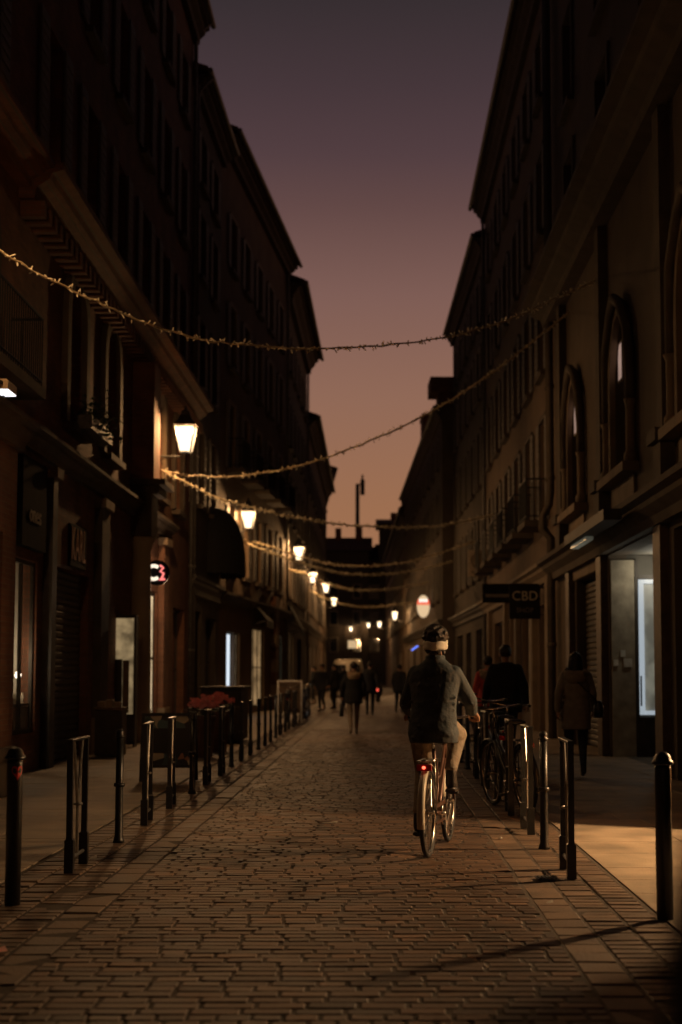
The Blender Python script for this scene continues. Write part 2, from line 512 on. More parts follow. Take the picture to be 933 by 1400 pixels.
def pavement(name, label, x0, x1):
    me = MB()
    p = MB().box(x0, x1, -6, 175, -.045, -.010).build(name, M_MORTAR)
    tag(p, label, None, kind='structure')
    # large stone slabs, thin joints
    far = MB(); y = 1.0; cnt = 0
    cache = {}
    while y < 110:
        ln = random.choice((.6, .8, 1.0))
        x = x0
        while x < x1 - .05:
            w = random.choice((.9, 1.2, .7)); xe = min(x + w, x1)
            if x1 - xe < .25: xe = x1
            cx, cy = (x + xe) / 2, y + ln / 2
            z = random.uniform(-.0015, .0015)
            if y < 40 and -20 < VX + cx * FPX / max(y, 1) < 950 and cnt < 200:
                key = (round(xe - x, 3), ln)
                if key not in cache:
                    cache[key] = MB().bevbox(-(xe - x) / 2 + .003, (xe - x) / 2 - .003, -ln / 2 + .003, ln / 2 - .003, -.012, 0, .003).mesh('paving_slab', M_SLAB)
                put('paving_slab', cache[key], p, (cx, cy, z)); cnt += 1
            else:
                t = MB().bevbox(x + .003, xe - .003, y + .003, y + ln - .003, -.012, z, .003); far.add(t.v, t.f)
            x = xe
        y += ln
    o = far.build('paving_slabs', M_SLAB, p); o['kind'] = 'stuff'
M_SLAB = pavermat('slab_stone', [(.30, .235, .165), (.34, .265, .185), (.315, .245, .175), (.36, .285, .20)], .65)
pavement('pavement', 'stone slab pavement on the left, beside the dark shopfronts', XL - .6, EDGL0)
pavement('pavement', 'stone slab pavement on the right, where the woman walks', EDGR1, XR + .6)

# ------------------------------------------------------------------ buildings
CACHE = {}
class Bld:
    """facade between ground points a and b (street side on the given side); local x along the wall, local y out to the street"""
    def __init__(s, name, label, cat, near, far, side, H, depth=8.0, group='houses along the street'):
        near, far = Vector((near[0], near[1], 0)), Vector((far[0], far[1], 0))
        s.side, s.H, s.depth = side, H, depth
        s.o, s.e = (far, near) if side == 'L' else (near, far)
        s.W = (s.e - s.o).length
        d = (s.e - s.o).normalized()
        s.ry = d.y
        s.root = thing(name, label, cat, s.o, math.atan2(d.y, d.x), group)
        s.op = []
    def u(s, y):            # street depth -> along the wall
        return (y - s.o.y) / (s.e.y - s.o.y) * s.W
    def open(s, u0, u1, z0, z1, arch=0.):
        s.op.append((min(u0, u1), max(u0, u1), z0, z1, arch)); return s.op[-1]
    def wall(s, mat, reveal=.22, thick=None):
        m = MB()
        us = sorted(set([0, s.W] + [round(q, 4) for o in s.op for q in o[:2]]))
        zs = sorted(set([0, s.H] + [round(q, 4) for o in s.op for q in o[2:4]]))
        for i in range(len(us) - 1):
            for j in range(len(zs) - 1):
                cu, cz = (us[i] + us[i + 1]) / 2, (zs[j] + zs[j + 1]) / 2
                if any(o[0] < cu < o[1] and o[2] < cz < o[3] for o in s.op): continue
                m.quad((us[i], 0, zs[j]), (us[i + 1], 0, zs[j]), (us[i + 1], 0, zs[j + 1]), (us[i], 0, zs[j + 1]))
        for u0, u1, z0, z1, ar in s.op:
            zt = z1 - ar
            pts = [(u0, z0), (u1, z0), (u1, zt)]
            if ar:
                n = 10; c = (u0 + u1) / 2; r = (u1 - u0) / 2
                arc = [(c + r * math.cos(math.pi * k / n), zt + ar * math.sin(math.pi * k / n)) for k in range(n + 1)]
                for k in range(n):
                    a, b = arc[k], arc[k + 1]
                    m.quad((a[0], 0, a[1]), (a[0], 0, z1), (b[0], 0, z1), (b[0], 0, b[1]))
                pts = [(u0, z0), (u1, z0)] + arc
            else:
                pts.append((u0, zt))
            for k in range(len(pts)):
                a, b = pts[k], pts[(k + 1) % len(pts)]
                if z0 < .01 and k == 0: continue
                m.quad((a[0], 0, a[1]), (b[0], 0, b[1]), (b[0], -reveal, b[1]), (a[0], -reveal, a[1]))
        D = -s.depth
        m.quad((0, 0, 0), (0, D, 0), (0, D, s.H), (0, 0, s.H)); m.quad((s.W, 0, 0), (s.W, D, 0), (s.W, D, s.H), (s.W, 0, s.H))
        m.quad((0, D, 0), (s.W, D, 0), (s.W, D, s.H), (0, D, s.H)); m.quad((0, 0, s.H), (s.W, 0, s.H), (s.W, D, s.H), (0, D, s.H))
        # inner back plane so that openings are never see-through
        s.wallobj = m.build('wall', mat, s.root)
        return s
    def roof(s, over=.45, rise=2.2, gutter=True):
        D = s.depth; H = s.H
        m = MB()
        m.add([(-.1, over, H + .05), (s.W + .1, over, H + .05), (s.W + .1, -D / 2, H + rise), (-.1, -D / 2, H + rise),
               (-.1, over, H + .17), (s.W + .1, over, H + .17), (s.W + .1, -D / 2, H + rise + .12), (-.1, -D / 2, H + rise + .12)],
              [(0, 1, 2, 3), (4, 5, 6, 7), (0, 1, 5, 4), (1, 2, 6, 5), (2, 3, 7, 6), (3, 0, 4, 7)])
        m.add([(-.1, -D / 2 - .002, H + rise), (s.W + .1, -D / 2 - .002, H + rise), (s.W + .1, -D - .3, H), (-.1, -D - .3, H)], [(0, 1, 2, 3)])
        m.add([(0, .0, H), (0, -D, H), (0, -D / 2, H + rise)], [(0, 1, 2)]); m.add([(s.W, 0, H), (s.W, -D, H), (s.W, -D / 2, H + rise)], [(0, 1, 2)])
        rf = m.build('roof', M_ROOF, s.root)
        if gutter:
            MB().tube([(-.1, over + .06, H + .06), (s.W + .1, over + .06, H + .06)], .075, 8).build('gutter', M_ZINC, s.root)
        return rf
    def cornice(s, z, h=.3, out=.3, mat=None, name='cornice', u0=None, u1=None):
        u0 = 0 if u0 is None else u0; u1 = s.W if u1 is None else u1
        m = MB(); n = 4
        prof = [(.002, z), (out * .35, z), (out * .4, z + h * .3), (out * .7, z + h * .55), (out * .75, z + h * .7), (out, z + h * .8), (out, z + h), (.002, z + h)]
        vs = [(u, a, b) for u in (u0 + .003, u1 - .003) for a, b in prof]; k = len(prof)
        fs = [(i, (i + 1) % k, k + (i + 1) % k, k + i) for i in range(k)] + [tuple(range(k)), tuple(range(k, 2 * k))]
        m.add(vs, fs)
        return m.build(name, mat or M_STONE2, s.root)
    def window(s, o, mat=None, pane=None, depth=.18, mull=1, trans=2, name='window', bar=.06):
        u0, u1, z0, z1, ar = o
        w, h = u1 - u0, z1 - z0
        key = ('w', round(w, 2), round(h, 2), round(ar, 2), mull, trans, (mat or M_FRAME).name, (pane or M_GLASS).name, bar)
        if key not in CACHE:
            zt = h - ar
            f = MB(); t = .05
            f.box(0, bar, -t, 0, 0, zt); f.box(w - bar, w, -t, 0, 0, zt); f.box(bar, w - bar, -t, 0, 0, bar)
            if ar:
                n = 10; r = w / 2
                oa = [(r + r * math.cos(math.pi * k / n), zt + ar * math.sin(math.pi * k / n)) for k in range(n + 1)]
                ia = [(r + (r - bar) * math.cos(math.pi * k / n), zt + (ar - bar) * math.sin(math.pi * k / n)) for k in range(n + 1)]
                for k in range(n):
                    A, B, C, E = oa[k], oa[k + 1], ia[k + 1], ia[k]
                    f.add([(q[0], yy, q[1]) for yy in (0, -t) for q in (A, B, C, E)], [(0, 1, 2, 3), (4, 5, 6, 7), (0, 1, 5, 4), (2, 3, 7, 6)])
                f.box(bar, w - bar, -t + .004, -.004, zt - bar / 2, zt + bar / 2)
            else:
                f.box(bar, w - bar, -t, 0, h - bar, h)
            for k in range(mull):
                c = w * (k + 1) / (mull + 1); f.box(c - bar / 2, c + bar / 2, -t + .002, -.002, bar, h - bar if not ar else zt + ar * .93)
            for k in range(trans):
                c = zt * (k + 1) / (trans + 1); f.box(bar, w - bar, -t + .006, -.006, c - bar * .3, c + bar * .3)
            panes = []
            e = [w * k / (mull + 1) for k in range(mull + 2)]
            for k in range(mull + 1):
                p = MB()
                a, b = e[k] + bar * .4, e[k + 1] - bar * .4
                p.quad((a, -t / 2, bar * .5), (b, -t / 2, bar * .5), (b, -t / 2, zt), (a, -t / 2, zt))
                if ar:
                    r = w / 2
                    g = lambda x: zt + ar * math.sqrt(max(0, 1 - ((x - r) / r) ** 2)) * .97
                    xs = [a + (b - a) * q / 6 for q in range(7)]
                    for q in range(6):
                        p.quad((xs[q], -t / 2, zt), (xs[q + 1], -t / 2, zt), (xs[q + 1], -t / 2, g(xs[q + 1])), (xs[q], -t / 2, g(xs[q])))
                panes.append(p.mesh('pane', pane or M_GLASS))
            CACHE[key] = (f.mesh(name, mat or M_FRAME), panes)
        fm, pm = CACHE[key]
        wo_ = put(name, fm, s.root, (u0, -depth, z0))
        for p in pm: put('pane', p, wo_)
        return wo_
    def backing(s, o, mat=None, depth=.3):
        return None
    def surround(s, o, w=.16, out=.06, mat=None, name='window_surround', foot=True):
        u0, u1, z0, z1, ar = o
        m = MB(); zt = z1 - ar
        def blk(x0, x1, a, b): m.box(x0, x1, .002, out, a, b)
        blk(u0 - w, u0 - .001, z0, zt); blk(u1 + .001, u1 + w, z0, zt)
        if ar:
            n = 10; c = (u0 + u1) / 2; r = (u1 - u0) / 2
            for k in range(n):
                a0, a1 = math.pi * k / n, math.pi * (k + 1) / n
                q = [(c + R_ * math.cos(a), zt + A * math.sin(a)) for a in (a0, a1) for R_, A in ((r, ar), (r + w, ar + w))]
                q = [q[0], q[1], q[3], q[2]]
                m.add([(x, yy, z) for yy in (.002, out) for x, z in q], [(0, 1, 2, 3), (4, 5, 6, 7), (1, 2, 6, 5), (0, 3, 7, 4)])
        else:
            blk(u0 - w - .03, u1 + w + .03, z1, z1 + w)
        return m.build(name, mat or M_STONE2, s.root)
    def sill(s, o, out=.14, mat=None):
        u0, u1, z0, z1, ar = o
        return MB().box(u0 - .12, u1 + .12, -.1, out, z0 - .12, z0 - .003).build('window_sill', mat or M_STONE2, s.root)
    def shutters(s, o, mat=None, out=.02):
        u0, u1, z0, z1, ar = o
        w, h = (u1 - u0) / 2, z1 - z0
        key = ('s', round(w, 2), round(h, 2), (mat or M_SHUT).name)
        if key not in CACHE:
            m = MB(); m.box(0, w, 0, .035, 0, h)
            n = int(h / .16)
            for k in range(n):
                z = .06 + (h - .12) * k / n
                m.add([(.06, .036, z), (w - .06, .036, z), (w - .06, .05, z + .02), (.06, .05, z + .02), (.06, .036, z + .1), (w - .06, .036, z + .1)],
                      [(0, 1, 2, 3), (3, 2, 5, 4)])
            CACHE[key] = m.mesh('shutter', mat or M_SHUT)
        put('shutter', CACHE[key], s.root, (u0 - w - .02, out, z0)); put('shutter', CACHE[key], s.root, (u1 + .02, out, z0))
    def balcony(s, u0, u1, z, out=.55, h=.95):
        slab = MB().box(u0, u1, .002, out, z - .14, z).build('balcony', M_STONE2, s.root)
        m = MB(); k = 0
        p = [(u0 + .04, .03), (u0 + .04, out - .05), (u1 - .04, out - .05), (u1 - .04, .03)]
        for a, b in zip(p, p[1:]):
            m.tube([(a[0], a[1], z + h), (b[0], b[1], z + h)], .02, 6); m.tube([(a[0], a[1], z + .1), (b[0], b[1], z + .1)], .014, 6)
            L = math.hypot(b[0] - a[0], b[1] - a[1]); n = max(1, int(L / .11))
            for q in range(n + 1):
                x, y_ = a[0] + (b[0] - a[0]) * q / n, a[1] + (b[1] - a[1]) * q / n
                m.tube([(x, y_, z), (x, y_, z + h)], .009, 5)
        put('railing', m.mesh('railing', M_IRON2), slab)
        return slab
    def downpipe(s, u, z1, out=.09, r=.055, mat=None, kinks=()):
        pts = [(u, out, 0), (u, out, z1 - .5), (u, out + .05, z1 - .3), (u, .48, z1 + .02)]
        m = MB().tube(pts, r, 10)
        z = 2.0
        while z < z1 - 1:
            m.lathe([(r + .012, -.03), (r + .012, .03)], 10, (u, out, z)); z += 2.2
        return m.build('downpipe', mat or M_ZINC, s.root, True)
    def upper(s, floors, bays, w=1.05, h=1.9, shut=True, margin=.9, bal=(), mat=None, sur=None):
        """regular upper windows: openings now, joinery later"""
        res = []
        n = bays; step = (s.W - 2 * margin) / n
        for fi, z in enumerate(floors):
            hh = h[fi] if isinstance(h, (list, tuple)) else h
            for k in range(n):
                c = margin + step * (k + .5)
                res.append((fi, s.open(c - w / 2, c + w / 2, z, z + hh)))
        s._up = (res, shut, bal, sur)
        return res
    def finish_upper(s):
        res, shut, bal, sur = s._up
        for fi, o in res:
            s.window(o, mull=1, trans=2); s.sill(o)
            if sur: s.surround(o, .13, .05, sur)
            if shut: s.shutters(o)
            if fi in bal: s.balcony(o[0] - .25, o[1] + .25, o[2] - .02)

# ---- left building 1: brick house with the projecting shop, arched first floor, deep brick cornice
A0 = Bld('brick_house', 'tall dark brick house at the left edge, behind the projecting brick shopfront', 'house', (XL, -4), (XL, 19.2), 'L', 18.9)
up = A0.upper([9.0, 12.4, 15.6], 9, 1.05, [2.2, 2.0, 1.7], margin=.6)
arcs = []
for yc in (2, 7.2, 12.4, 17.2):
    arcs.append(A0.open(A0.u(yc) - .75, A0.u(yc) + .75, 5.3, 7.6, .7))
A0.wall(M_BRICK); A0.finish_upper()
for o in arcs:
    A0.window(o, mull=1, trans=2); A0.surround(o, .2, .07); A0.sill(o); 
A0.cornice(8.1, .35, .5, M_BRICK, 'string_course'); A0.cornice(18.4, .5, .42); A0.roof()
A0.balcony(A0.u(18.9), A0.u(16.2), 5.2, .5)

# projecting brick shop in front of it (single storey)
P = Bld('brick_shopfront', 'single storey brick shopfront jutting out at the left edge of the street', 'shopfront', (-4.25, 5.0), (-4.25, 16.7), 'L', 4.25, .69, None)
pw = P.open(P.u(16.1), P.u(14.2), .6, 3.0)
pw2 = P.open(P.u(13.2), P.u(8.2), .6, 3.0)
P.wall(M_BRICK2, .25)
P.window(pw, M_WOOD, M_GLASS, .2, 1, 1, 'shop_window'); P.window(pw2, M_WOOD, M_GLASS, .2, 2, 1, 'shop_window')
P.cornice(4.02, .32, .26, M_STONE2)
MB().box(.002, P.W - .002, .002, .07, .02, .55).build('plinth', M_STONE2, P.root)

# ---- left building 2: roller shutter, column with big capital, arch, lit door
A1 = Bld('arcaded_house', 'dark brick house with round column, roller shutter and arched upper windows', 'house', (XL, 19.2), (XL, 37.4), 'L', 18.9)
up = A1.upper([9.0, 12.4, 15.6], 6, 1.05, [2.2, 2.0, 1.7], margin=.6)
sh_win = A1.open(A1.u(19.3), A1.u(20.7), .55, 3.0)
sh_roll = A1.open(A1.u(21.6), A1.u(24.4), 0, 3.05)
door_o = A1.open(A1.u(30.4), A1.u(32.0), .25, 3.2)
dark_o = A1.open(A1.u(34.6), A1.u(36.6), 0, 3.0)
a_win = [A1.open(A1.u(yc) - .62, A1.u(yc) + .62, 5.35, 7.75, .62) for yc in (22.9, 26.0, 31.9, 34.9)]
A1.wall(M_BRICK); A1.finish_upper()
for o in a_win:
    A1.window(o, mull=1, trans=3); A1.surround(o, .24, .10, M_STONE if o is a_win[2] else M_STONE2, 'arch_surround'); A1.sill(o, .2)
A1.cornice(7.95, .5, .62, M_BRICK, 'string_course'); A1.cornice(18.4, .5, .42); A1.roof()
A1.cornice(4.55, .3, .28, M_STONE2, 'fascia_cornice', A1.u(33.6), A1.u(19.5))
A1.downpipe(.25, 18.9)
# rope moulding of dentils under the deep string course
dm = MB()
for k in range(52):
    u = A1.W * (k + .5) / 52
    dm.box(u - .07, u + .07, .003, .34, 7.72, 7.945)
dn = dm.build('dentil_row', M_BRICK, A1.root); dn['kind'] = 'stuff'
# roller shutter: slats one by one
sw = sh_roll[1] - sh_roll[0]
sl = MB().add([(0, 0, 0), (sw - .02, 0, 0), (sw - .02, .022, .03), (0, .022, .03), (sw - .02, .022, .075), (0, .022, .075), (sw - .02, 0, .105), (0, 0, .105), (0, -.01, 0), (sw - .02, -.01, 0), (sw - .02, -.01, .105), (0, -.01, .105)],
              [(0, 1, 2, 3), (3, 2, 4, 5), (5, 4, 6, 7), (8, 9, 10, 11), (0, 1, 9, 8), (7, 6, 10, 11), (0, 3, 5, 7, 11, 8), (1, 2, 4, 6, 10, 9)]).mesh('shutter_slat', M_METSH)
for k in range(28):
    put('shutter_slat', sl, A1.root, (sh_roll[0] + .01, -.15 + (k % 2) * .002, .02 + k * .108))
A1.window(sh_win, M_WOOD, M_CLEAR, .04, 1, 0, 'shop_window')
A1.window(dark_o, M_WOOD, M_GLASS, .18, 1, 1, 'shop_door')

def room(b, o, depth, mat, wm=None):
    """plain closed room behind an opening"""
    u0, u1, z0, z1, ar = o
    e = .004
    m = MB(); y0, y1 = -.23, -.23 - depth
    m.quad((u0 - e, y1, z0), (u1 + e, y1, z0), (u1 + e, y1, z1), (u0 - e, y1, z1))
    m.quad((u0 - e, y0, z0), (u0 - e, y1, z0), (u0 - e, y1, z1), (u0 - e, y0, z1)); m.quad((u1 + e, y0, z0), (u1 + e, y1, z0), (u1 + e, y1, z1), (u1 + e, y0, z1))
    m.quad((u0, y0, z1 + e), (u1, y0, z1 + e), (u1, y1, z1 + e), (u0, y1, z1 + e)); m.quad((u0, y0, z0 + .003), (u1, y0, z0 + .003), (u1, y1, z0 + .003), (u0, y1, z0 + .003))
    return m.build('room', mat, b.root)
M_ROOMW = simple('white_room', (.55, .52, .46), .8, var=.1)
M_ROOMB = simple('warm_room', (.40, .27, .16), .8, var=.3, scale=3)
# display window with hanging bulb
room(A1, sh_win, .5, M_ROOMW)
bulb = thing('pendant_bulb', 'bare glowing bulb hanging low in the display window at far left', 'light bulb', A1.root.matrix_basis @ Vector(((A1.u(20.1), -.10, 0))))
MB().ell((0, 0, 1.37), .045, .045, .055).build('bulb', emit('bulb_glow', (1, .9, .72), 6.0), bulb, True)
MB().tube([(0, 0, 2.98), (0, 0, 1.43)], .006, 6).build('flex', M_IRON2, bulb)
light('bulb_light', bulb, (-.08, 0, 1.6), (1.0, .74, .45), 12, .03)
sv = MB()
for k in range(9):
    x = -.3 + k * .075; h = random.uniform(.05, .16)
    sv.lathe([(.02, 0), (.03, h * .4), (.012, h)], 8, (x, random.uniform(-.05, .05), .97))
# display shelf with small goods
shelf = thing('display_shelf', 'lit shelf of small pale goods in the far left display window', 'shelf', A1.root.matrix_basis @ Vector((A1.u(20.05), -.14, 0)), A1.root.rotation_euler[2])
MB().box(-.6, .6, -.12, .07, .93, .965).build('board', M_WOOD2, shelf)
MB().box(-.4, -.36, -.1, .1, .3, .925).box(.36, .4, -.1, .1, .3, .925).build('support', M_WOOD2, shelf)
sv.build('goods', simple('pale_ceramic', (.7, .62, .5), .4), shelf)

# lit poster / menu window
dc = thing('display_case', 'lit glazed display case with dark frame standing by the round column', 'display case', (-5.02, 27.0, 0))
MB().box(0, .42, 0, .22, .12, .62).box(-.03, 0, -.02, .24, 0, 2.5).box(.42, .46, -.02, .24, 0, 2.5).box(0, .42, 0, .24, 2.44, 2.5).box(0, .42, .20, .24, .62, 2.44).build('frame', M_WOOD, dc)
MB().quad((.003, .05, .623), (.417, .05, .623), (.417, .05, 2.437), (.003, .05, 2.437)).build('lit_panel', emit('poster_glow', (.85, .60, .30), .34, .7, 4.5), dc)
MB().box(.02, .20, .02, .045, .64, 1.66).build('figure_print', M_WOOD, dc)
MB().box(.21, .33, .02, .045, .64, 1.64).build('column_print', simple('print_tan', (.22, .15, .09), .7), dc)
# glazed door, warm light
dw = A1.window(door_o, M_WOOD, emit('door_glow', (1.0, .74, .42), .9, .45, 3.0), .05, 1, 1, 'glazed_door', .09)
# pilasters around the door and between the shops
def pilaster(b, yc, w, z1, mat, base=True, out=.14, bm=None):
    u = b.u(yc)
    p = MB().box(u - w / 2, u + w / 2, .002, out, .62 if base else 0, z1).build('pilaster', mat, b.root)
    if base:
        MB().box(u - w / 2 - .05, u + w / 2 + .05, .002, out + .05, 0, .617).build('pilaster_base', bm or M_STONE, b.root)
    MB().box(u - w / 2 - .06, u + w / 2 + .06, .002, out + .07, z1 + .003, z1 + .16).build('pilaster_cap', M_STONE, b.root)
pilaster(A1, 32.55, .75, 4.3, M_BRICK2)
pilaster(A1, 30.0, .3, 4.3, M_STONE2)
pilaster(A1, 25.2, .7, 4.3, M_STONE2)
pilaster(A1, 21.2, .3, 4.3, M_WOOD, False)
# tall pier above the capital carrying the lantern
MB().box(A1.u(30.3), A1.u(29.5), .003, .16, 5.45, 7.7).build('pier', M_STONE, A1.root)
MB().box(A1.u(29.3), A1.u(28.5), .003, .45, 5.283, 7.7).build('pier', M_BRICK, A1.root)
# column with capital and heavy block above
cx = A1.u(28.9)
cl = MB().lathe([(.30, 0), (.30, .5), (.26, .55), (.24, .7), (.235, 1.8), (.21, 3.9), (.24, 3.95), (.24, 4.02), (.30, 4.1), (.32, 4.16)], 24, (cx, .14, 0)).build('column', simple('smooth_stone', (.40, .32, .22), .75, var=.12, scale=2), A1.root, True)
MB().box(cx - .42, cx + .42, .003, .42, 4.165, 5.0).build('capital_block', M_STONE2, A1.root)
MB().box(cx - .55, cx + .55, .003, .58, 5.003, 5.16).box(cx - .66, cx + .66, .003, .72, 5.163, 5.28).build('abacus', M_STONE2, A1.root)

# ---- left building 3 (narrow, lower)
A2 = Bld('narrow_house', 'narrow dark house with low eave past the first street lantern', 'house', (XL, 37.4), (XL + .12, 43.5), 'L', 17.6)
A2.upper([6.0, 9.3, 12.4, 15.0], 2, 1.0, [2.1, 1.9, 1.8, 1.4], margin=.5, sur=M_STONE2)
w1 = A2.open(A2.u(37.9), A2.u(39.7), 0, 3.1); w2 = A2.open(A2.u(40.6), A2.u(42.8), .4, 3.0)
A2.wall(M_PLAST3); A2.finish_upper(); A2.cornice(17.2, .4, .4); A2.roof(.4, 1.6)
A2.window(w1, M_WOOD, M_GLASS, .18, 1, 1, 'shop_door'); A2.window(w2, M_WOOD, M_GLASS, .18, 1, 1, 'shop_window')
A2.cornice(3.5, .5, .2, M_WOOD, 'shop_fascia'); A2.downpipe(A2.W - .3, 17.6)

# ---- left building 4 (leaning into the street), lamps 2 and 3
A3 = Bld('plaster_house', 'pale plaster house lit orange by the second and third lanterns', 'house', (XL + .12, 43.5), (-3.72, 58.3), 'L', 18.3)
A3.upper([4.6, 7.9, 11.2, 14.4], 5, 1.0, [2.2, 2.1, 2.0, 1.7], margin=.6, bal=(1,), sur=M_STONE)
c1 = A3.open(A3.u(44.9), A3.u(46.2), .5, 2.7); c2 = A3.open(A3.u(46.5), A3.u(47.3), .4, 2.7)
c3 = A3.open(A3.u(49.9), A3.u(52.6), .2, 3.0); c4 = A3.open(A3.u(56.3), A3.u(57.2), .5, 2.9, .3)
A3.wall(M_PLAST2); A3.finish_upper(); A3.cornice(17.9, .4, .45); A3.roof(.5, 1.8)
A3.window(c1, M_WOOD, emit('cool_glow', (.80, .90, 1.0), 1.0), .1, 0, 0, 'lit_window')
A3.window(c2, M_WOOD, emit('warm_glow', (1, .72, .42), .55, .5), .1, 0, 0, 'lit_window')
A3.window(c3, M_WOOD, emit('warm_glow2', (1, .62, .28), .30, .7, 1.6), .1, 2, 1, 'lit_window')
A3.window(c4, M_WOOD, emit('teal_glow', (.62, .85, .8), .45, .6, 1.4), .1, 0, 1, 'lit_window')
A3.cornice(3.55, .35, .25, M_STONE2, 'shop_cornice')
A3.downpipe(.35, 18.3)
# banded pillar (pale and dark courses)
uu = A3.u(54.6)
for k in range(9):
    MB().box(uu - .42, uu + .42, .003, .20 + (k % 2) * .006, k * .48, k * .48 + .477).build('pillar_block', M_STONE if k % 2 else M_BRICK, A3.root)

# ---- left building 5
A4 = Bld('corniced_house', 'dark house with curved cornice beyond the pale plaster house', 'house', (-3.72, 58.3), (-3.62, 73), 'L', 17.6)
A4.upper([4.6, 7.8, 11, 14.2], 5, 1.0, [2.1, 2.0, 1.9, 1.6], margin=.6, sur=M_STONE2)
d1 = A4.open(A4.u(59.4), A4.u(61.2), .3, 3.1); d2 = A4.open(A4.u(62.2), A4.u(63.4), .0, 3.0); d3 = A4.open(A4.u(66), A4.u(69), .3, 3)
A4.wall(M_PLAST); A4.finish_upper(); A4.cornice(16.9, .8, .6, M_STONE2); A4.roof(.75, 1.8)
A4.window(d1, M_WOOD, emit('warm_glow3', (1, .70, .38), .8, .4, 1.2), .1, 1, 1, 'lit_window')
A4.window(d2, M_WOOD, emit('warm_glow4', (1, .62, .30), .6, .3, 1.2), .1, 0, 1, 'lit_door')
A4.window(d3, M_WOOD, M_GLASS, .15, 2, 1, 'shop_window')
A4.cornice(3.5, .4, .22, M_STONE2, 'shop_cornice'); A4.downpipe(.3, 17.6)

A5 = Bld('far_left_house', 'low eaved house at the far end of the left row', 'house', (-3.62, 73), (-3.75, 104), 'L', 14.6)
A5.upper([4.6, 7.8, 11.0], 9, 1.0, [2.0, 1.9, 1.6], margin=.8, sur=M_STONE2)
e1 = [A5.open(A5.u(q), A5.u(q + 1.8), .3, 3) for q in (75, 80, 86, 92, 98)]
A5.wall(M_PLAST2); A5.finish_upper(); A5.cornice(14.1, .5, .5); A5.roof(.6, 1.5)
for k, o in enumerate(e1): A5.window(o, M_WOOD, emit('warm_glow5', (1, .66, .34), .35, .6, 1.2) if k in (1, 3) else M_GLASS, .15, 1, 1, 'shop_window')
A5.cornice(3.5, .4, .2, M_STONE2, 'shop_cornice')
# stack of rooms over its middle (the stepped silhouette)
A5b = Bld('stepped_house', 'taller stepped house behind the low eave at far left', 'house', (-3.68, 104.2), (-5.6, 132), 'L', 16.4)
A5b.upper([4.6, 7.8, 11.0, 13.6], 7, 1.0, [2.0, 1.9, 1.7, 1.4], margin=.8)
A5b.wall(M_PLAST3); A5b.finish_upper(); A5b.cornice(15.6, .8, .6); A5b.roof(.7, 1.2)

# ---- right building 1: pointed-arch house with shops
B0 = Bld('arched_window_house', 'ornate house at the right edge with hooded arched windows over shops', 'house', (XR, -4), (XR, 30.9), 'R', 19.0)
up = B0.upper([9.6, 12.9, 16.1], 8, 1.2, [2.3, 2.0, 1.7], margin=.6, shut=False, sur=M_STONE2)
near_o = B0.open(B0.u(10.2), B0.u(12.3), .35, 3.2)
lit_o = B0.open(B0.u(19.75), B0.u(24.0), 0, 3.38)
door1 = B0.open(B0.u(17.0), B0.u(18.7), 0, 3.3)
roll_r = B0.open(B0.u(24.8), B0.u(27.9), 0, 3.2)
g_win = [B0.open(B0.u(yc) - .8, B0.u(yc) + .8, 4.62, 7.1, 1.1) for yc in (1.5, 6.7, 11.9, 17.1, 22.3, 27.5)]
B0.wall(M_PLAST, .3); B0.finish_upper()
for k, o in enumerate(g_win):
    wnd = B0.window(o, M_STONE2, M_GLASS, .2, 1, 1)
    B0.surround(o, .16, .10, M_STONE, 'arch_surround')
    # pointed hood mould standing further out
    u0, u1, z0, z1, ar = o; c = (u0 + u1) / 2
    pts = [(u0 - .30, .1, z0 + .9), (u0 - .30, .1, z1 - ar), (u0 - .18, .12, z1 - .45), (c - .45, .13, z1 + .06), (c, .15, z1 + .26), (c + .45, .13, z1 + .06), (u1 + .18, .12, z1 - .45), (u1 + .30, .1, z1 - ar), (u1 + .30, .1, z0 + .9)]
    MB().tube(pts, .085, 8).build('hood_mould', M_STONE2, B0.root, True)
    # slim shafts and sill with pale panel below
    for q in (u0 - .30, u1 + .30):
        MB().lathe([(.11, 0), (.11, .12), (.075, .18), (.075, .86), (.11, .95)], 10, (q, .1, z0 - .05)).build('shaft', M_STONE, B0.root, True)
    MB().box(u0 - .45, u1 + .45, .002, .26, z0 - .2, z0 - .06).build('window_sill', M_STONE, B0.root)
    MB().box(u0 - .2, u1 + .2, .002, .05, 3.86, z0 - .22).build('spandrel_panel', M_STONE, B0.root)
    # lower half blind / guard
    MB().box(u0 + .07, u1 - .07, -.165, -.14, z0 + .05, z0 + .95).build('window_guard', M_IRON2, B0.root)
    # one casement stands slightly ajar
    if k >= 3:
        pn = wnd.children[1]
        pn.location = (0.0, 0.03, 0)
    cm = MB().box(u1 + .62, u1 + 1.1, .002, .2, 3.9, 4.45).box(u1 + .56, u1 + 1.16, .002, .28, 4.453, 4.62).box(u1 + .66, u1 + 1.06, .002, .16, 4.623, 9.2).build('buttress', M_STONE2, B0.root)
B0.cornice(3.4, .42, .45, M_STONE2, 'shop_cornice'); B0.cornice(9.0, .45, .75, M_STONE2, 'string_course'); B0.cornice(18.5, .5, .4); B0.roof()
# small upper casements, each with a faintly emissive pinkish pane
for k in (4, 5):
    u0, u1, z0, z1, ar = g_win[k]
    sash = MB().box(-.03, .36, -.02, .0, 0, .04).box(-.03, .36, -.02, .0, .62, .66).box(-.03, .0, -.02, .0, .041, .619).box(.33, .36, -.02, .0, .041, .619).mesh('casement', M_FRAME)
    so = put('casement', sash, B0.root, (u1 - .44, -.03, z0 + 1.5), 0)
    put('pane', MB().box(.001, .329, -.012, -.002, .041, .619).mesh('pane', emit('dim_pink_pane', (.80, .52, .42), .42, .25, 2.0)), so)
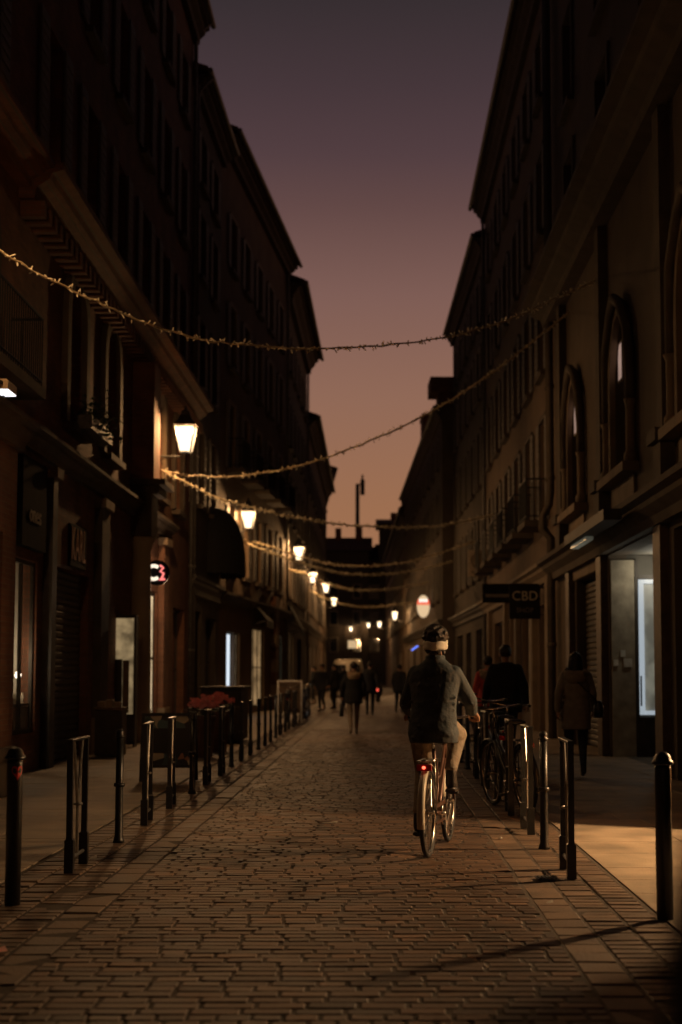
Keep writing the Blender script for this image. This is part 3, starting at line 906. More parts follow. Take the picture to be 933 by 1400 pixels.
# shop beyond the right frame edge: open lit display window whose light falls on the pavement
room(B0, near_o, 2.6, M_ROOMB)
B0.window(near_o, M_WOOD, M_CLEAR, .14, 0, 0, 'shop_window', .06)
lp = thing('shop_lamp', 'shop lamp in the display window at the right, just out of view', 'lamp', B0.root.matrix_basis @ Vector((B0.u(11.7), -1.25, 0)))
MB().lathe([(.03, 3.19), (.03, 3.02), (.16, 2.86), (.17, 2.82)], 16, cap=False).build('lamp_shade', M_IRON2, lp, True)
MB().ell((0, 0, 2.95), .035, .035, .04).build('bulb', emit('shop_bulb', (1, .75, .45), 8), lp, True)
SHOP = light('shop_light', lp, (0, 0, 2.865), (1, .60, .28), 2100, .09)
# recessed entrance: the return wall faces the camera, with a pale stone jamb and a lit glazed door
rm = room(B0, lit_o, 1.3, simple('grey_room', (.10, .09, .075), .8, var=.3, scale=2.4))
fu = lit_o[1]
MB().box(fu - .06, fu - .003, -.42, -.03, 0, 3.3).build('stone_jamb', simple('pale_jamb', (.36, .31, .235), .75, var=.3, scale=5, bump=.3), B0.root)
gd = MB().box(fu - .07, fu - .004, -.48, -.423, 0, 3.3).box(fu - .07, fu - .004, -1.2, -.483, 2.98, 3.05).box(fu - .07, fu - .004, -1.2, -.483, 0, .66).build('glazed_door', M_WOOD, B0.root)
put('white_frame', MB().box(fu - .085, fu - .03, -.57, -.485, .7, 2.97).box(fu - .085, fu - .03, -1.0, -.573, .7, .77).box(fu - .085, fu - .03, -1.0, -.573, 2.9, 2.97).mesh('white_frame', emit('glowing_frame', (.78, .90, 1.0), .42)), gd)  # the white frame's lit look is put in as emission
put('pane', MB().quad((fu - .05, -.573, .77), (fu - .05, -1.2, .77), (fu - .05, -1.2, 2.9), (fu - .05, -.573, 2.9)).mesh('pane', emit('cool_pane', (.66, .64, .50), .22, .6, 3.5)), gd)
put('door_handle', MB().tube([(fu - .12, -.50, .85), (fu - .12, -.50, 1.35)], .014, 8).mesh('door_handle', M_IRON), gd)
light('recess_light', B0.root, (fu - .5, -.75, 3.1), (1.0, .90, .68), 11, .1)
for (y0_, y1_, z0, z1) in ((-.36, -.22, 1.50, 1.64), (-.25, -.17, 1.67, 1.78), (-.13, -.05, 1.52, 1.62)):
    MB().box(fu - .085, fu - .062, y0_, y1_, z0, z1).build('name_plate', simple('white_plate', (.75, .75, .7), .4), B0.root)
B0.window(door1, M_WOOD, M_GLASS, .16, 1, 1, 'shop_door')
for yc, w in ((19.3, .5), (16.5, .5), (12.9, .6), (4.6, .6), (28.4, .5), (24.4, .5)):
    MB().box(B0.u(yc) - w / 2, B0.u(yc) + w / 2, .002, .12, 0, 3.395).build('pilaster', M_WOOD2, B0.root)
# roller shutter of the dark shop
slr = MB().add([(v[0] / (sw - .02) * (roll_r[1] - roll_r[0] - .02), v[1], v[2]) for v in [(0, 0, 0), (sw - .02, 0, 0), (sw - .02, .022, .03), (0, .022, .03), (sw - .02, .022, .075), (0, .022, .075), (sw - .02, 0, .105), (0, 0, .105)]],
               [(0, 1, 2, 3), (3, 2, 4, 5), (5, 4, 6, 7), (0, 7, 6, 1)]).mesh('shutter_slat', M_METSH)
for k in range(29):
    put('shutter_slat', slr, B0.root, (roll_r[0] + .01, -.2 + (k % 2) * .002, .02 + k * .108))
MB().box(roll_r[0] - .1, roll_r[1] + .1, .002, .05, 3.21, 3.39).build('fascia_board', M_STONE, B0.root)
# awning case with a dim emissive strip on its underside
aw = thing('awning_case', 'slim awning case with pale glowing strip over the lit right shop window', 'awning', B0.root.matrix_basis @ Vector((B0.u(22.6), 0, 0)), B0.root.rotation_euler[2])
MB().box(-2.6, 1.6, .46, .72, 3.56, 3.72).build('case', M_WOOD, aw)
MB().box(-.2, 1.5, .5, .62, 3.50, 3.555).build('pale_strip', emit('strip_glow', (.80, .78, .58), .10, .6, 1.5), aw)
# twin downpipes at the house joint
for du in (-.45, -.12):
    pts = [(B0.W + du, .16, 0), (B0.W + du, .16, 4.3), (B0.W + du - .05, .34, 4.5), (B0.W + du - .05, .34, 4.75), (B0.W + du, .2, 5.0), (B0.W + du, .16, 5.3), (B0.W + du, .16, 18.4)]
    m = MB().tube(pts, .07, 10)
    for z in (2, 3.8, 5.6, 7.6, 9.6): m.lathe([(.09, -.04), (.09, .04)], 10, (B0.W + du, .16, z))
    m.build('downpipe', M_STONE2, B0.root, True)

# ---- right building 2
B1 = Bld('balcony_house', 'dark right-hand house with iron balcony above the hanging shop signs', 'house', (XR, 30.9), (XR - .05, 50), 'R', 18.0)
B1.upper([4.9, 8.4, 11.7, 15.0], 6, 1.1, [2.4, 2.1, 2.0, 1.6], margin=.7, bal=(0,), sur=M_STONE2)
s_o = [B1.open(B1.u(a), B1.u(b), z, 3.0) for a, b, z in ((32.2, 34.3, 0), (35.6, 38.2, .4), (39.5, 41.5, 0), (43, 47, .4))]
B1.wall(M_PLAST2); B1.finish_upper()
for k, o in enumerate(s_o):
    B1.window(o, M_WOOD2, emit('amber_glow', (1, .52, .20), .10, .85, 1.3) if k in (1, 2) else M_GLASS, .15, 1, 1, 'shop_window')
B1.cornice(3.45, .4, .35, M_STONE, 'shop_cornice'); B1.cornice(17.5, .5, .4); B1.roof(); B1.downpipe(B1.W - .3, 18)
for yc in (31.8, 34.9, 38.8, 42.2, 48): MB().box(B1.u(yc) - .25, B1.u(yc) + .25, .002, .14, 0, 3.44).build('pilaster', M_STONE, B1.root)
# ---- right building 3
B2 = Bld('plain_house', 'tall plain right-hand house with a steep dark gable end', 'house', (XR - .08, 50), (3.55, 65), 'R', 17.0)
B2.upper([4.9, 8.2, 11.4, 14.2], 5, 1.0, [2.1, 2.0, 1.9, 1.6], margin=.6, sur=M_STONE2)
so2 = [B2.open(B2.u(a), B2.u(b), .3, 3.0) for a, b in ((51.5, 54), (56, 58.5), (60, 63.5))]
B2.wall(M_PLAST3); B2.finish_upper(); B2.cornice(16.5, .5, .35); B2.roof(.35, 1.5); B2.cornice(3.45, .4, .3, M_WOOD, 'shop_fascia')
for k, o in enumerate(so2): B2.window(o, M_WOOD, M_GLASS, .15, 1, 1, 'shop_window')
# ---- right building 4, bending left
B3 = Bld('chimney_house', 'right-hand house with a wide chimney at the bend', 'house', (3.02, 65.05), (2.0, 100), 'R', 13.6)
B3.upper([4.8, 8.0, 11.0], 10, 1.0, [2.0, 1.9, 1.5], margin=.7, sur=M_STONE2)
so3 = [B3.open(B3.u(a), B3.u(a + 2), .3, 3.0) for a in (67, 73, 80, 87, 94)]
B3.wall(M_PLAST); B3.finish_upper(); B3.cornice(13.1, .5, .3); rf3 = B3.roof(.3, 1.6)
for k, o in enumerate(so3): B3.window(o, M_WOOD, emit('amber_glow2', (1, .55, .24), .25, .7, 1.2) if k in (2, 4) else M_GLASS, .15, 1, 1, 'shop_window')
B3.cornice(3.45, .4, .25, M_WOOD, 'shop_fascia')
put('chimney', MB().box(.4, 2.0, -1.6, .12, 13.75, 14.45).box(.25, 2.3, -1.8, .5, 14.453, 15.15).mesh('chimney', M_BRICK), rf3)
put('chimney', MB().box(13.2, 15.4, -.62, .05, 13.75, 15.6).box(13.1, 15.5, -.7, .1, 15.603, 15.8).mesh('chimney', M_BRICK), rf3)
B4 = Bld('far_right_house', 'far right-hand house where the street curves left', 'house', (2.0, 100.05), (1.0, 150), 'R', 13.0)
B4.upper([4.8, 7.8, 10.4], 14, 1.0, [2.0, 1.8, 1.4], margin=.7)
so4 = [B4.open(B4.u(a), B4.u(a + 2.4), .3, 3.0) for a in (102, 107, 113, 120, 128, 138)]
B4.wall(M_PLAST2); B4.finish_upper(); B4.cornice(12.1, .5, .3); rf4 = B4.roof(.3, 1.4)
for k, o in enumerate(so4): B4.window(o, M_WOOD, emit('amber_glow3', (1, .72, .40), .5, .5, 1.2) if k in (1, 3, 4) else M_GLASS, .15, 1, 1, 'shop_window')
put('chimney', MB().box(7, 9.4, -.9, -.1, 13.1, 15.0).mesh('chimney', M_BRICK), rf4)
put('chimney', MB().box(30, 34, -.9, -.1, 13.1, 15.2).mesh('chimney', M_BRICK), rf4)
# houses closing the view
E1 = Bld('end_house', 'house with sloping roof closing the view at the end of the street', 'house', (-5.6, 132.5), (-.4, 158), 'R', 12.0)
for n, lab, x0, x1, yy, H, rise in (('infill_house', 'low narrow house in the gap between the houses closing the view', -.89, .29, 166.5, 14.6, .8), ('gabled_house', 'gabled house closing the view, left of the tall mast', -9, -.9, 165, 15.6, 1.9), ('roofline_house', 'taller dark house closing the view, right of the mast', .3, 9, 166, 18.9, .9)):
    g = thing(n, lab, 'house', (x0, yy, 0), 0, 'houses along the street')
    w = x1 - x0
    m = MB().box(0, w, 0, 8, 0, H); m.build('wall', simple('dark_plaster', (.055, .045, .036), .9), g)  # one dark plaster tone shared by the houses closing the view
    MB().add([(-.4, -.5, H + .003), (w + .4, -.5, H + .003), (w + .4, 8.5, H + .003), (-.4, 8.5, H + .003), (-.4, 4, H + rise), (w + .4, 4, H + rise)], [(0, 1, 5, 4), (2, 3, 4, 5), (0, 4, 3), (1, 2, 5), (0, 1, 2, 3)]).build('roof', M_ROOF, g)
    for q in (.2, .55, .86): MB().box(w * q - .35, w * q + .35, 3.0, 4.2, H + rise * .4, H + rise + .5 + q).build('chimney', M_BRICK, g)
    wm = MB().box(-.5, .5, -.06, -.004, 0, 1.7).mesh('window', M_FRAME)
    pm = MB().quad((-.42, -.065, .08), (.42, -.065, .08), (.42, -.065, 1.62), (-.42, -.065, 1.62)).mesh('pane', M_GLASS)
    for f in range(3):
        for k in range(3):
            wo2 = put('window', wm, g, (w * (k + .5) / 3, 0, 3.8 + 3.1 * f)); put('pane', pm, wo2)
for o in list(E1.root.children): bpy.data.objects.remove(o)
bpy.data.objects.remove(E1.root)

# ------------------------------------------------------------------ street lanterns
def lantern_proto():
    t = thing('street_lantern', '', 'street lantern')
    # local: wall plate at y = 0 plane x = -.85, lantern axis at x = 0, z = 0 at lantern centre
    MB().box(-.86, -.82, -.05, .05, -.75, .05).build('wall_plate', M_IRON2, t)
    MB().tube([(-.83, 0, -.36), (.02, 0, -.36)], .018, 8).tube([(.0, 0, -.55), (.0, 0, -.30)], .022, 8).lathe([(.0, -.06), (.03, -.03), (.0, 0)], 8, (0, 0, -.56), False).build('arm', M_IRON2, t)
    m = MB(); pts = []
    for k in range(26):
        a = k / 25 * 2.6 * math.pi; r = .15 * (1 - k / 32)
        pts.append((-.62 + r * math.cos(a) * .9, 0, -.55 + r * math.sin(a)))
    m.tube(pts, .011, 6); m.tube([(-.82, 0, -.72), (-.70, 0, -.6), (-.5, 0, -.42), (-.3, 0, -.365)], .012, 6)
    m.build('scroll', M_IRON2, t)
    b, tp, h0, h1 = .12, .215, -.27, .27
    f = MB()
    cs = [(sx, sy) for sx, sy in ((1, 1), (-1, 1), (-1, -1), (1, -1))]
    for sx, sy in cs:
        f.tube([(sx * b, sy * b, h0), (sx * tp, sy * tp, h1)], .019, 5)
    for i in range(4):
        a, c = cs[i], cs[(i + 1) % 4]
        f.tube([(a[0] * b, a[1] * b, h0), (c[0] * b, c[1] * b, h0)], .013, 5); f.tube([(a[0] * tp, a[1] * tp, h1), (c[0] * tp, c[1] * tp, h1)], .016, 5)
    f.lathe([(.03, -.06), (.06, -.03), (.10, 0)], 10, (0, 0, h0 - .012))
    f.build('lantern_frame', M_IRON2, t)
    for i in range(4):
        a, c = cs[i], cs[(i + 1) % 4]
        q = .985
        MB().quad((a[0] * b * q, a[1] * b * q, h0 + .01), (c[0] * b * q, c[1] * b * q, h0 + .01), (c[0] * tp * q, c[1] * tp * q, h1 - .01), (a[0] * tp * q, a[1] * tp * q, h1 - .01)).build('pane', M_LANT, t)
    MB().lathe([(.335, .285), (.345, .30), (.22, .40), (.15, .52), (.13, .53), (.12, .60), (.05, .63), (.035, .70), (.0, .74)], 4, (0, 0, 0), False).build('lantern_roof', M_IRON2, t).rotation_euler = (0, 0, R(45))
    MB().ell((0, 0, -.05), .05, .05, .09).build('bulb', clearglass('bulb_glass', (1.0, .85, .6), 4.0), t, True)
    light('lantern_light', t, (0, 0, .205), LAMP_COL, LAMP_W, .04)
    return t
LP = lantern_proto()
LSPOT = []
# (x of the lantern axis, y, side)
HL = 6.35
spots = [(-4.08, 13.6, 'L', 'street lantern on the left facade nearest the camera, at the frame edge'),
         (None, (254, 601), 'L', 'large lit street lantern on a scroll bracket above the round column'),
         (None, (340, 711), 'L', 'second lit lantern along the left facades, above the dark awning'),
         (None, (409, 757), 'L', 'third lit lantern along the left facades'),
         (None, (428, 790), 'L', 'fourth lit lantern along the left facades'),
         (None, (446, 804), 'L', 'fifth lit lantern along the left facades'),
         (None, (457, 823), 'L', 'sixth and farthest lit lantern on the left facades'),
         (None, (540, 842), 'R', 'far lit lantern on the right, nearest the round red sign'),
         (None, (519, 854), 'R', 'right one of two small lit lanterns side by side at the bend'),
         (None, (504, 855), 'R', 'left one of two small lit lanterns side by side at the bend'),
         (None, (480, 860), 'R', 'smallest lit lantern, leftmost of those at the bend')]
first = True
for i, (x, y, side, lab) in enumerate(spots):
    z = HL
    if i in (9, 10):                     # on the fronts of the houses closing the view
        r = ray(*y); k = 164.15 / r.y
        x, y, z = r.x * k, 164.15, CAMH + r.z * k
    elif i in (7, 8):
        r = ray(*y); k = (95.0, 135.0)[i - 7] / r.y
        x, y, z = r.x * k, r.y * k, CAMH + r.z * k
    elif x is None:
        r = ray(*y); k = (HL - CAMH) / r.z
        x, y = r.x * k, r.y * k
    t = LP if first else copy_tree(LP)
    first = False
    t.location = (x, y, z); t['label'] = lab; t['group'] = 'wall lanterns lighting the street'
    if i in (9, 10): t.rotation_euler = (0, 0, R(-90))
    elif side == 'R': t.rotation_euler = (0, 0, math.pi)
    if i == 0:                           # the nearest lantern burns weaker
        for ch in t.children:
            if ch.type == 'LIGHT': weak = ch
    if i in (9, 10):                     # far lanterns at the bend are small
        for ch in t.children:
            if ch.type == 'LIGHT': ch.data = ch.data.copy(); ch.data.energy = LAMP_W * .2
    LSPOT.append(Vector((x, y, z)))
weak.data = weak.data.copy(); weak.data.energy = LAMP_W * .34

# ------------------------------------------------------------------ festoons strung across the street
M_CORD = simple('festoon_cord', (.58, .46, .29), .6, var=.2)
M_FBULB = simple('festoon_bulb', (.88, .76, .55), .3, var=.2, scale=30)
def festoon(label, a, b, pix, dens=24, r=.013, bl=.062):
    """pix: image points of the strand, placed on the vertical plane between its two wall fixings a and b"""
    P3 = [onplane(x, y, a, b) for x, y in pix]
    # smooth through the points
    pts = []
    for i in range(len(P3) - 1):
        p0, p1, p2, p3 = P3[max(i - 1, 0)], P3[i], P3[i + 1], P3[min(i + 2, len(P3) - 1)]
        for k in range(6):
            t = k / 6
            pts.append(.5 * ((2 * p1) + (p2 - p0) * t + (2 * p0 - 5 * p1 + 4 * p2 - p3) * t * t + (3 * p1 - p0 - 3 * p2 + p3) * t ** 3))
    pts.append(P3[-1])
    mid = pts[len(pts) // 2].copy()
    t = thing('festoon', label, 'string lights', mid, 0, 'strings of small bulbs across the street')
    loc = [p - mid for p in pts]
    wob = [p + Vector((random.gauss(0, .006), random.gauss(0, .006), random.gauss(0, .008))) for p in loc]
    MB().tube(wob, r, 6).build('cord', M_CORD, t, True)
    m = MB(); acc = 0
    for p, q in zip(loc, loc[1:]):
        L = (q - p).length; n = max(1, int(L * dens + random.random()))
        for k in range(n):
            c = p.lerp(q, random.random())
            d = Vector((random.gauss(0, 1), random.gauss(0, 1), random.gauss(0, 1))).normalized()
            e = c + d * bl * random.uniform(.7, 1.3)
            m.tube([c, c.lerp(e, .35), c.lerp(e, .5), c.lerp(e, .9), e], [.005, .006, .0095, .008, .003], 5)
    o = m.build('bulbs', M_FBULB, t); o['kind'] = 'stuff'
    return t
xl, xr = XL + .02, XR - .02
festoon('nearest string of small bulbs sagging across the street from upper left', (xl, 13.6), (xr, 24.3),
        [(-62, 305), (0, 343), (60, 378), (120, 407), (190, 438), (258, 460), (330, 470), (430, 477), (540, 471), (625, 458), (700, 435), (765, 406), (838, 372)])
festoon('second string of bulbs rising from the first lantern bracket to the right facade', (xl + .35, 29.9), (xr, 28.6),
        [(222, 643), (260, 650), (310, 652), (370, 645), (440, 628), (520, 597), (590, 563), (660, 519), (720, 474), (782, 424)], 34, .018, .07)
festoon('third string of bulbs falling from the first lantern bracket past the second lantern', (xl + .35, 29.9), (xr, 46),
        [(222, 644), (260, 663), (300, 682), (345, 694), (400, 707), (470, 717), (540, 721), (600, 719), (676, 704)], 34, .018, .075)
festoon('string of bulbs leaving the second lantern, upper of the pair', (-4.4, 45.8), (3.6, 49), [(334, 738), (352, 743), (375, 749), (420, 764), (480, 774), (560, 768), (650, 740)], 34, .022, .085)
festoon('string of bulbs leaving the second lantern, lower of the pair', (-4.4, 45.8), (3.5, 62), [(334, 741), (355, 750), (380, 759), (430, 775), (480, 785), (550, 783), (618, 768)], 34, .022, .085)
festoon('string of bulbs from the third lantern toward the bend', (-3.7, 58.5), (3.2, 75), [(392, 778), (405, 781), (420, 785), (445, 797), (480, 806), (530, 806), (592, 795)], 30, .026, .10)
festoon('small far string of bulbs below the fourth lantern', (-3.5, 74), (2.9, 88), [(424, 806), (432, 812), (445, 818), (470, 826), (510, 830), (575, 822)], 26, .028, .11)

# ------------------------------------------------------------------ bollards and bicycle racks
def thick_bollard(label, x, y, sticker=False):
    t = thing('bollard', label, 'bollard', (x, y, 0), 0, 'bollards along the lane')
    MB().lathe([(.047, 0), (.047, .85), (.044, .87)], 20).build('post', M_IRON, t, True)
    MB().lathe([(.044, .871), (.062, .876), (.064, .886), (.056, .897), (.05, .905), (.043, .928), (.025, .945), (.0, .95)], 20, cap=False).build('cap', M_IRON, t, True)
    if sticker:
        # heart shaped sticker wrapped on the post, with a dark mark
        def wrap(pts, r):
            return [(r * math.sin(a / .047), -r * math.cos(a / .047), z) for a, z in pts]
        hp = []
        for k in range(28):
            a = 2 * math.pi * k / 28
            hp.append((16 * math.sin(a) ** 3 / 16 * .036 + .028, .80 + (13 * math.cos(a) - 5 * math.cos(2 * a) - 2 * math.cos(3 * a) - math.cos(4 * a)) / 16 * .050))
        m = MB(); v = wrap([(.028, .80)] + hp, .0482); m.add(v, [(0, 1 + k, 1 + (k + 1) % 28) for k in range(28)])
        s_ = m.build('heart_sticker', simple('sticker_red', (.75, .05, .04), .5, var=.1), t)
        q = MB().add(wrap([(.030, .795), (.046, .80), (.045, .812), (.029, .807)], .0488), [(0, 1, 2, 3)])
        put('sticker_mark', q.mesh('sticker_mark', M_IRON2), s_)
    return t
thick_bollard('thick black bollard with a red heart sticker at the left edge', (25 - VX) / FPX * 8.75, 8.75, True)
thick_bollard('thick black bollard standing at the right edge on the lit pavement', (903 - VX) / FPX * 8.25, 8.25)
def slim_proto():
    t = thing('slim_bollard', '', 'bollard')
    MB().lathe([(.048, 0), (.045, .02), (.034, .05), (.032, .46), (.032, .86)], 16).build('post', M_IRON, t, True)
    MB().lathe([(.033, .455), (.046, .46), (.046, .485), (.033, .49)], 16).build('collar', M_IRON, t, True)
    MB().lathe([(.032, .861), (.044, .865), (.044, .875), (.03, .882), (.036, .90), (.03, .925), (.0, .935)], 16, cap=False).build('cap', M_IRON, t, True)
    return t
def rack_proto():
    """bicycle stand: two flat uprights in sleeves, top rail, thin forked rod with a ring"""
    t = thing('bicycle_stand', '', 'bike rack')
    for s_ in (-1, 1):
        y0 = s_ * .25
        MB().add([(x, y0 + dy + k * s_ * .02, z) for k, z in ((0, .02), (1, .915)) for x, dy in ((-.02, -.02), (.02, -.02), (.02, .02), (-.02, .02))],
                 [(0, 1, 2, 3), (4, 5, 6, 7), (0, 1, 5, 4), (1, 2, 6, 5), (2, 3, 7, 6), (3, 0, 4, 7)]).build('upright', M_IRON, t)
        MB().bevbox(-.031, .031, y0 - .03, y0 + .03, 0, .24, .012).build('sleeve', M_IRON, t)
    MB().bevbox(-.024, .024, -.31, .31, .916, .935, .006).build('top_rail', M_IRON, t)
    m = MB().tube([(0, 0, .46), (0, -.15, .915)], .011, 6).tube([(0, 0, .46), (0, .15, .915)], .011, 6).tube([(0, 0, .10), (0, 0, .46)], .011, 6)
    m.tube([(0, -.25, .10), (0, .25, .10)], .014, 6)
    m.build('forked_rod', M_STEEL, t)
    MB().torus((0, 0, .46), .03, .01, 'z', 14, 6).build('ring', M_STEEL, t)
    return t
SB, RK = slim_proto(), rack_proto()
cnt = {'L0': 0, 'L1': 0, 'R0': 0, 'R1': 0}
used = {0: False, 1: False}
def place(kind, x, y, side, rz=0.):
    pr = RK if kind else SB
    t = pr if not used[kind] else copy_tree(pr)
    used[kind] = True
    t.location = (x, y, 0); t.rotation_euler = (0, 0, rz)
    k = side + str(kind); n = ORD[cnt[k]]; cnt[k] += 1
    t['label'] = ('%s black bicycle stand from the camera in the %s row' if kind else '%s slim ringed bollard from the camera in the %s row') % (n, 'left' if side == 'L' else 'right')
    t['group'] = 'bicycle stands beside the lane' if kind else 'slim bollards beside the lane'
y = 10.36
for k in range(24):
    kind = [1, 0, 1][k % 3]
    place(kind, ROWL + (y - 10) * -.001 + random.uniform(-.015, .015), y, 'L', random.uniform(-.04, .04) + (R(2) if kind else 0))
    y += 1.585
for kind, y in ((1, 10.1), (0, 11.5), (1, 12.75), (1, 14.4), (0, 16.0), (1, 17.6), (1, 19.3), (0, 21), (1, 22.7), (1, 24.4), (0, 26), (1, 27.7), (1, 29.4), (0, 31)):
    place(kind, ROWR + random.uniform(-.01, .01), y, 'R', random.uniform(-.05, .03))

# ------------------------------------------------------------------ bicycles
M_RUB = simple('rubber', (.02, .02, .02), .7, var=.2)
M_CHROME = simple('chrome', (.55, .53, .50), .22, metal=1., var=.1)
M_MUD = simple('mudguard_cream', (.55, .50, .40), .35, var=.1)
M_FRM = simple('frame_copper', (.11, .055, .038), .35, metal=.3, var=.1)
M_FRMB = simple('frame_black', (.025, .025, .028), .35, var=.1)
M_SADR = simple('saddle_red', (.22, .04, .03), .5, var=.2)
M_SADB = simple('saddle_black', (.02, .02, .02), .5, var=.2)
def bicycle(label, fr, sad, mud, lit, crank=R(78), group=None):
    """origin under the rear axle, local +y forward"""
    t = thing('bicycle', label, 'bicycle', group=group)
    rw = .34
    wheels = []
    for yy in (0, 1.04):
        w = MB().torus((0, yy, rw), rw - .018, .019, 'x', 44, 8).build('wheel', M_RUB, t, True)
        w.data.name = 'tyre'
        MB().torus((0, yy, rw), rw - .043, .012, 'x', 44, 6).build('rim', M_CHROME, w, True)
        sp_ = MB()
        for k in range(24):
            a = 2 * math.pi * k / 24
            sp_.tube([(.025 * (-1) ** k, yy + .02 * math.cos(a + .5), rw + .02 * math.sin(a + .5)), (0, yy + (rw - .05) * math.cos(a), rw + (rw - .05) * math.sin(a))], .0014, 4)
        sp_.build('spokes', M_CHROME, w)
        MB().tube([(-.05, yy, rw), (.05, yy, rw)], .02, 10).build('hub', M_CHROME, w, True)
        # mudguard: curved strip
        m = MB(); a0, a1 = (R(5), R(195)) if yy == 0 else (R(20), R(170))
        n = 22; Rg = rw + .022
        for i in range(n + 1):
            a = a0 + (a1 - a0) * i / n
            for x, dr in ((-.03, -.012), (-.018, .004), (0, .008), (.018, .004), (.03, -.012)):
                m.v.append((x, yy + (Rg + dr) * math.cos(a), rw + (Rg + dr) * math.sin(a)))
        for i in range(n):
            for k in range(4): m.f.append((i * 5 + k, i * 5 + k + 1, (i + 1) * 5 + k + 1, (i + 1) * 5 + k))
        o = m.build('mudguard', mud, t, True)
        sm = o.modifiers.new('solid', 'SOLIDIFY'); sm.thickness = .003
    BB = (0, .45, .29); ST = (0, .27, .80); HT0, HT1 = (0, .86, .70), (0, .82, .92)
    f = MB()
    f.tube([BB, ST], .016, 10); f.tube([BB, (0, .60, .42), (0, .76, .60), HT0], .02, 10); f.tube([(0, .36, .55), (0, .58, .58), (0, .74, .70), (0, .84, .82)], .014, 10)
    f.tube([HT0, HT1], .022, 10)
    for s_ in (-1, 1):
        f.tube([(s_ * .02, .30, .72), (s_ * .055, .12, .52), (s_ * .058, 0, rw)], .009, 8); f.tube([(s_ * .03, .42, .30), (s_ * .055, .2, .32), (s_ * .058, 0, rw)], .010, 8)
        f.tube([(s_ * .045, .87, .66), (s_ * .055, .95, .5), (s_ * .05, 1.04, rw)], [.014, .013, .009], 8)
    f.tube([(-.045, .87, .66), (.045, .87, .66)], .016, 8)
    f.build('frame', fr, t, True)
    MB().tube([(0, .27, .80), (0, .245, .88)], .013, 8).build('seat_post', M_CHROME, t, True)
    # saddle
    s_ = MB().loft([(0, 0, -.12, .015, .008), (0, .0, -.115, .105, .02), (0, .005, -.05, .10, .035), (0, .01, .03, .05, .03), (0, .012, .13, .025, .022), (0, .012, .155, .008, .01)], 14)
    s_.v = [(x, .24 + z, .90 + y_ * .9) for x, y_, z in s_.v]
    s_.build('saddle', sad, t, True)
    # handlebar
    MB().tube([(-.255, .66, 1.045), (-.24, .74, 1.05), (-.17, .82, 1.04), (0, .815, 1.02), (.17, .82, 1.04), (.24, .74, 1.05), (.255, .66, 1.045)], .011, 8).tube([(0, .82, .92), (0, .815, 1.02)], .014, 8).build('handlebar', M_CHROME, t, True)
    for q in (-1, 1):
        MB().tube([(q * .257, .645, 1.044), (q * .246, .73, 1.05)], .016, 10).build('grip', M_RUB, t, True)
    # rear carrier with lamp
    c = MB()
    for q in (-.06, 0, .06): c.tube([(q, .22, .735), (q, -.16, .735)], .006, 6)
    c.tube([(-.06, -.16, .735), (.06, -.16, .735)], .006, 6); c.tube([(-.06, .05, .735), (.06, .05, .735)], .005, 6)
    for q in (-1, 1): c.tube([(q * .06, -.05, .733), (q * .062, 0, rw)], .006, 6)
    c.build('carrier', M_CHROME if lit else M_FRMB, t, True)
    tl = MB().bevbox(-.055, .055, -.20, -.165, .665, .715, .008).build('tail_light', simple('red_lens', (.35, .02, .015), .25, var=.1), t)
    if lit:
        put('led', MB().ell((0, -.205, .69), .014, .008, .012, 10, 6).mesh('led', emit('tail_led', (1, .12, .06), 3.0)), tl)
    # cranks, pedals, chain case
    cr_, pd = MB(), []
    for q, a in ((1, crank), (-1, crank + math.pi)):
        e = (q * .075, BB[1] + .17 * math.cos(a), BB[2] + .17 * math.sin(a))
        cr_.tube([(q * .065, BB[1], BB[2]), e], .011, 8)
        pd.append((q * .12, e[1], e[2]))
    cr_.tube([(-.07, BB[1], BB[2]), (.07, BB[1], BB[2])], .02, 10)
    cr_.torus((.05, BB[1], BB[2]), .085, .006, 'x', 24, 5)
    cr_.build('crank', M_CHROME, t, True)
    for x, yy, z in pd: MB().bevbox(x - .045, x + .045, yy - .04, yy + .04, z - .012, z + .012, .004).build('pedal', M_RUB, t)
    MB().bevbox(.056, .066, .0, .45, .37, .40, .002).box(.056, .066, .0, .45, .245, .262).build('chain_guard', fr, t)
    return t, pd

BX, BY = (585 - VX) / FPX * 10.97, 10.97
YAW = -math.atan2(.203, 1.02)
bk, ped = bicycle('bicycle with cream mudguards and red tail light, ridden by the person in a denim jacket', M_FRM, M_SADR, M_MUD, True)
bk.location = (BX, BY, 0); bk.rotation_euler = (0, 0, YAW)

pb, _ = bicycle('', M_FRMB, M_SADB, M_FRMB, False, R(40))
parked = [(1.50, 14.3, R(14), 'parked dark bicycle nearest the camera at the right-hand stands'), (1.36, 15.9, R(-6), 'second parked dark bicycle at the right-hand stands, partly behind the rider'),
          (1.58, 17.4, R(10), 'third parked dark bicycle, in front of the man in black'), (1.40, 19.2, R(-4), 'fourth parked dark bicycle along the right-hand stands'), (1.52, 22.4, R(8), 'farthest parked dark bicycle at the right-hand stands'),
          (-2.45, 38.8, R(6), 'parked dark bicycle at the far left stands, near the billboard'), (-2.2, 42.5, R(-5), 'farther parked dark bicycle on the left, beside the standing group')]
for i, (x, y, rz, lab) in enumerate(parked):
    t = pb if i == 0 else copy_tree(pb)
    t.location = (x, y, 0); t.rotation_euler = (0, R(5) if i % 2 else R(-4), rz)
    t['label'] = lab; t['group'] = 'bicycles parked at the stands'

